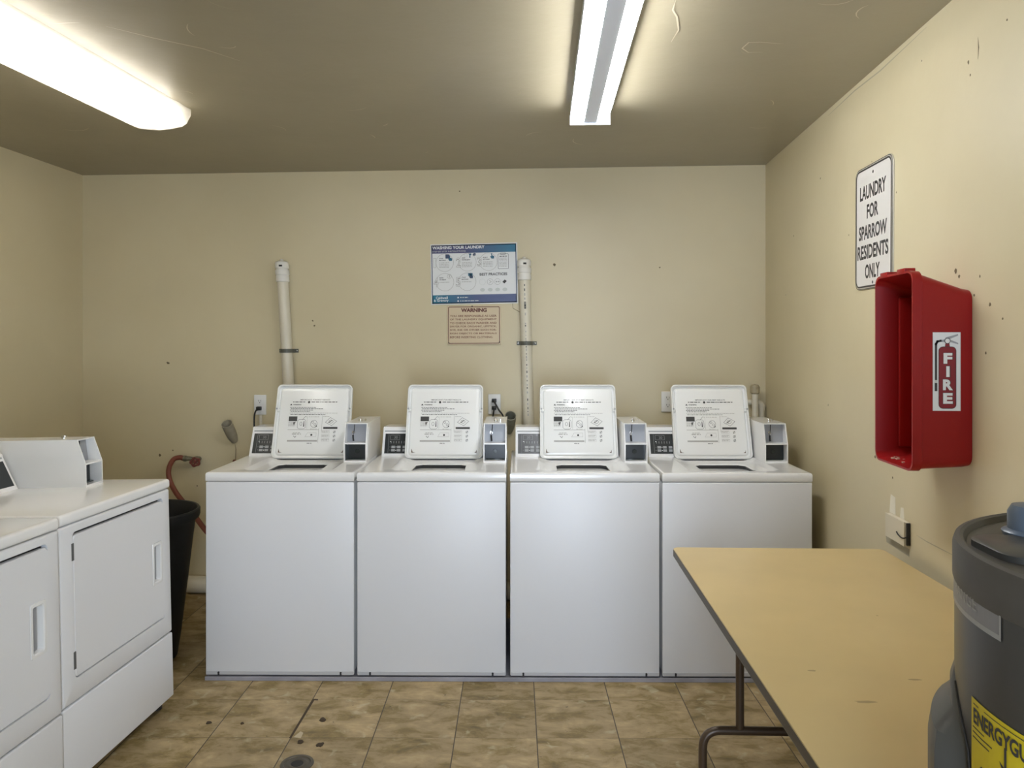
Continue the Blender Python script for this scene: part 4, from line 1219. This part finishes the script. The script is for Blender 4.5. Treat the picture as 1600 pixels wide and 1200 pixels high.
for yy in (0.385, -0.46):
    b = B()
    zc = 0.300
    tube(b, fillet([(-0.325, yy, 0.0), (-0.325, yy, zc), (0.325, yy, zc), (0.325, yy, 0.0)], 0.055, 8), 0.0128, 16)
    lg = obj('leg', b, 'leg', t)
    for k in (-1, 1):
        b = B(); tube(b, [(k * 0.214, yy, zc + 0.006), (k * 0.214, yy, 0.738)], 0.0125, 14); obj('leg_post', b, 'leg', lg)
        b = B(); lathe(b, [(0.0, 0.0), (0.016, 0.0), (0.017, 0.004), (0.0165, 0.03), (0.013, 0.034)], 16, cx=k * 0.325, cy=yy); obj('rubber_foot', b, 'black', lg)

# ================================================================== WATER HEATER
HR, HX, HY, HZ = 0.299, 0.789, 0.930, 1.2125
t = thing('water_heater', 'charcoal grey water heater cylinder in the lower right corner by the table', 'water heater', (HX, HY, 0))
b = B()
lathe(b, [(0.0, 0.0), (HR - 0.004, 0.0), (HR, 0.01), (HR, HZ - 0.052), (HR - 0.002, HZ - 0.050)], 96)
obj('tank_jacket', b, 'heater', t)
b = B()
lathe(b, [(HR + 0.001, HZ - 0.055), (HR + 0.0025, HZ - 0.050), (HR + 0.0025, HZ - 0.010), (HR, HZ - 0.002), (HR - 0.006, HZ), (HR - 0.010, HZ - 0.002), (HR - 0.014, HZ - 0.009), (0.0, HZ - 0.009)], 96)
top = obj('tank_top', b, 'heatertop', t)
b = B()
loft(b, [[Vector((a, c, z)) for a, c in rrect(-0.262 + i_, -0.08 - i_, 0.012 + i_, 0.125 - i_, 0.03, 6)] for i_, z in ((0, HZ - 0.009), (0.0, HZ - 0.001), (0.003, HZ + 0.001))], cap1=True)
obj('junction_cover', b, 'heatercover', top)
b = B()
lathe(b, [(0.034, HZ - 0.004), (0.036, HZ + 0.002), (0.034, HZ + 0.004), (0.029, HZ + 0.006), (0.029, HZ + 0.028), (0.024, HZ + 0.037), (0.012, HZ + 0.040), (0.0, HZ + 0.040)], 28, cx=-0.166, cy=0.135)
obj('pipe_cap', b, 'bluegrey', t)
def hc(az, z, w_=0.0): 
    a = R(az); return Vector(((HR + w_) * math.cos(a), (HR + w_) * math.sin(a), z))
# side access cover bulging from the jacket
b = B()
nz, na = 26, 20
grid = []
for i in range(nz + 1):
    f = i / nz; z = 0.16 + (1.046 - 0.16) * f ** 0.7
    top_t = max(0.0, (z - 0.962) / 0.084)
    half = 22.0 * (1 - 0.80 * top_t ** 1.3)
    row = []
    for j in range(na + 1):
        g_ = j / na * 2 - 1
        az = 151 + g_ * half
        ed = min(1.0, (1 - abs(g_)) / 0.34); ed = ed * ed * (3 - 2 * ed)
        tz = min(1.0, max(0.30, (1.000 - z) / 0.034)); bz = min(1.0, (z - 0.16) / 0.03)
        row.append(b.verts.new(hc(az, z, -0.002 + (i < nz) * 0.033 * ed * (tz * tz * (3 - 2 * tz)) * bz)))
    grid.append(row)
for i in range(nz):
    for j in range(na):
        b.faces.new((grid[i][j], grid[i][j + 1], grid[i + 1][j + 1], grid[i + 1][j]))
obj('access_cover', b, 'heatercover', t)
b = B()
tube(b, [hc(173.2 - 22 * 0.8 * max(0, (z - 0.962) / 0.084) ** 1.3, z, 0.0006) for z in [0.2 + 0.05 * i for i in range(16)] + [0.97, 0.985, 1.0, 1.015, 1.028]], 0.0016, 6)
obj('cover_seam', b, 'gap', t)
# grey strip with the range lettering, yellow label
P = Print(lambda u, v, w_: hc(u, v, w_)); P.w = 0.0008
P.rect(130, 1.134, 186.2, 1.166, 'strip', n=28)
P.rect(130, 1.130, 186.2, 1.136, 'stripedge', w=0.0011, n=28); P.rect(130, 1.1655, 186.2, 1.1670, 'stripedge', w=0.0011, n=28)
P.rect(185.6, 1.130, 186.2, 1.167, 'stripedge', w=0.0012)
P.text('RANGE', 161.5, 1.1465, 15.5, 0.0150, 'stripedge', 0.0, w=0.0014)
P.obj('grey_strip_label', t)
P = Print(lambda u, v, w_: hc(u, v, w_)); P.w = 0.0008
u0, u1 = 174.3, 200.5
P.rect(u0, 0.845, u1, 1.041, 'yellow', n=14)
yl = P.obj('yellow_energy_label', t)
P = Print(lambda u, v, w_: hc(u, v, w_)); P.w = 0.0014
P.dashes(u0 + 1.2, u0 + 3.6, 1.0345, 0.0016, 'ink', 1, 0); P.rect(u0 + 6, 1.0355, u1 - 1, 1.0365, 'ink', n=6)
P.text('ENERGY', u0 + 1.3, 1.0125, 13.6, 0.0185, 'ink', 0.03); P.text('GUIDE', u0 + 14.6, 1.0125, 10.6, 0.0185, 'ink', 0.03)
P.rect(u0 + 13.0, 0.990, u0 + 13.7, 1.014, 'ink'); P.poly([(u0 + 11.4, 0.995), (u0 + 13.3, 0.980), (u0 + 15.2, 0.995), (u0 + 13.3, 0.990)], 'ink')
for k, (e_, y_) in enumerate(((6, 1.007), (9, 1.001), (8, 0.995))): P.rect(u0 + 1.0, y_, u0 + e_, y_ + 0.0014, 'ink', n=2)
P.circle(u0 + 7.2, 0.968, 0.0, 'ink') if False else None
P.poly([(u0 + 4.0, 0.965), (u0 + 7, 0.960), (u0 + 7.2, 0.963), (u0 + 5, 0.970)], 'ink')
P.obj('label_print', t)

# ================================================================== FLOOR DRAIN, GAP AND CRUMBS
t = thing('floor_drain', 'small round dark metal drain in the floor tiles in front of the washers', 'drain', (-0.926, 2.622, 0))
b = B(); lathe(b, [(0.058, 0.0002), (0.056, 0.003), (0.047, 0.0035), (0.044, 0.001), (0.036, 0.001), (0.033, 0.0028), (0.026, 0.0030), (0.022, 0.001), (0.0, 0.0008)], 36)
obj('drain_ring', b, 'drain', t)
b = B(); lathe(b, [(0.021, 0.0016), (0.020, 0.0024), (0, 0.0024)], 20, cap0=True); obj('drain_cover', b, 'gap', t)
# open tile joint
b = B()
p0 = Vector((-1.027, 3.100, 0)); p1 = Vector((-1.012, 2.790, 0))
v = [b.verts.new(q) for q in ((p0.x - 0.004, p0.y, 0.0006), (p0.x + 0.007, p0.y, 0.0006), (p1.x + 0.005, p1.y, 0.0006), (p1.x - 0.004, p1.y, 0.0006))]
b.faces.new(v)
v = [b.verts.new(q) for q in ((-1.030, 3.092, 0.0007), (-1.005, 3.092, 0.0007), (-1.007, 3.104, 0.0007), (-1.030, 3.106, 0.0007))]
b.faces.new(v)
v = [b.verts.new(q) for q in ((-1.002, 2.797, 0.0007), (-0.972, 2.793, 0.0007), (-0.976, 2.832, 0.0007), (-0.990, 2.842, 0.0007))]
f = b.faces.new(v); f.material_index = 1
tag(obj('tile_gap', b, ['dirt', 'chip'], smooth=False), 'dark open gap between two floor tiles behind the floor drain', 'tile gap')
crumbs = (((-1.366, 2.88), 0.010, 1, 'dark crumb of dirt nearest the far dryer on the floor'), ((-1.235, 2.884), 0.007, 2, 'small round dark speck of dirt between the dryer and the tile gap'),
          ((-0.933, 2.935), 0.014, 3, 'dark clump of dirt right of the open tile gap'), ((-0.965, 2.764), 0.012, 4, 'dark clump of dirt at the near end of the tile gap'),
          ((-0.886, 2.751), 0.014, 5, 'dark clump of dirt just behind the floor drain on its right'))
for (x, y), r_, s_, l in crumbs:
    rd = random.Random(s_)
    b = B(); bmesh.ops.create_icosphere(b, subdivisions=2, radius=1)
    for q in b.verts:
        k = rd.uniform(0.65, 1.15); q.co = Vector((q.co.x * r_ * k * 1.2, q.co.y * r_ * k, max(0, q.co.z) * 0.006 * k + 0.0001))
    tag(obj('dirt_crumb', b, 'dirt', loc=(x, y, 0), rot=(0, 0, rd.uniform(0, 3))), l, 'dirt', 'dirt crumbs on the floor tiles')
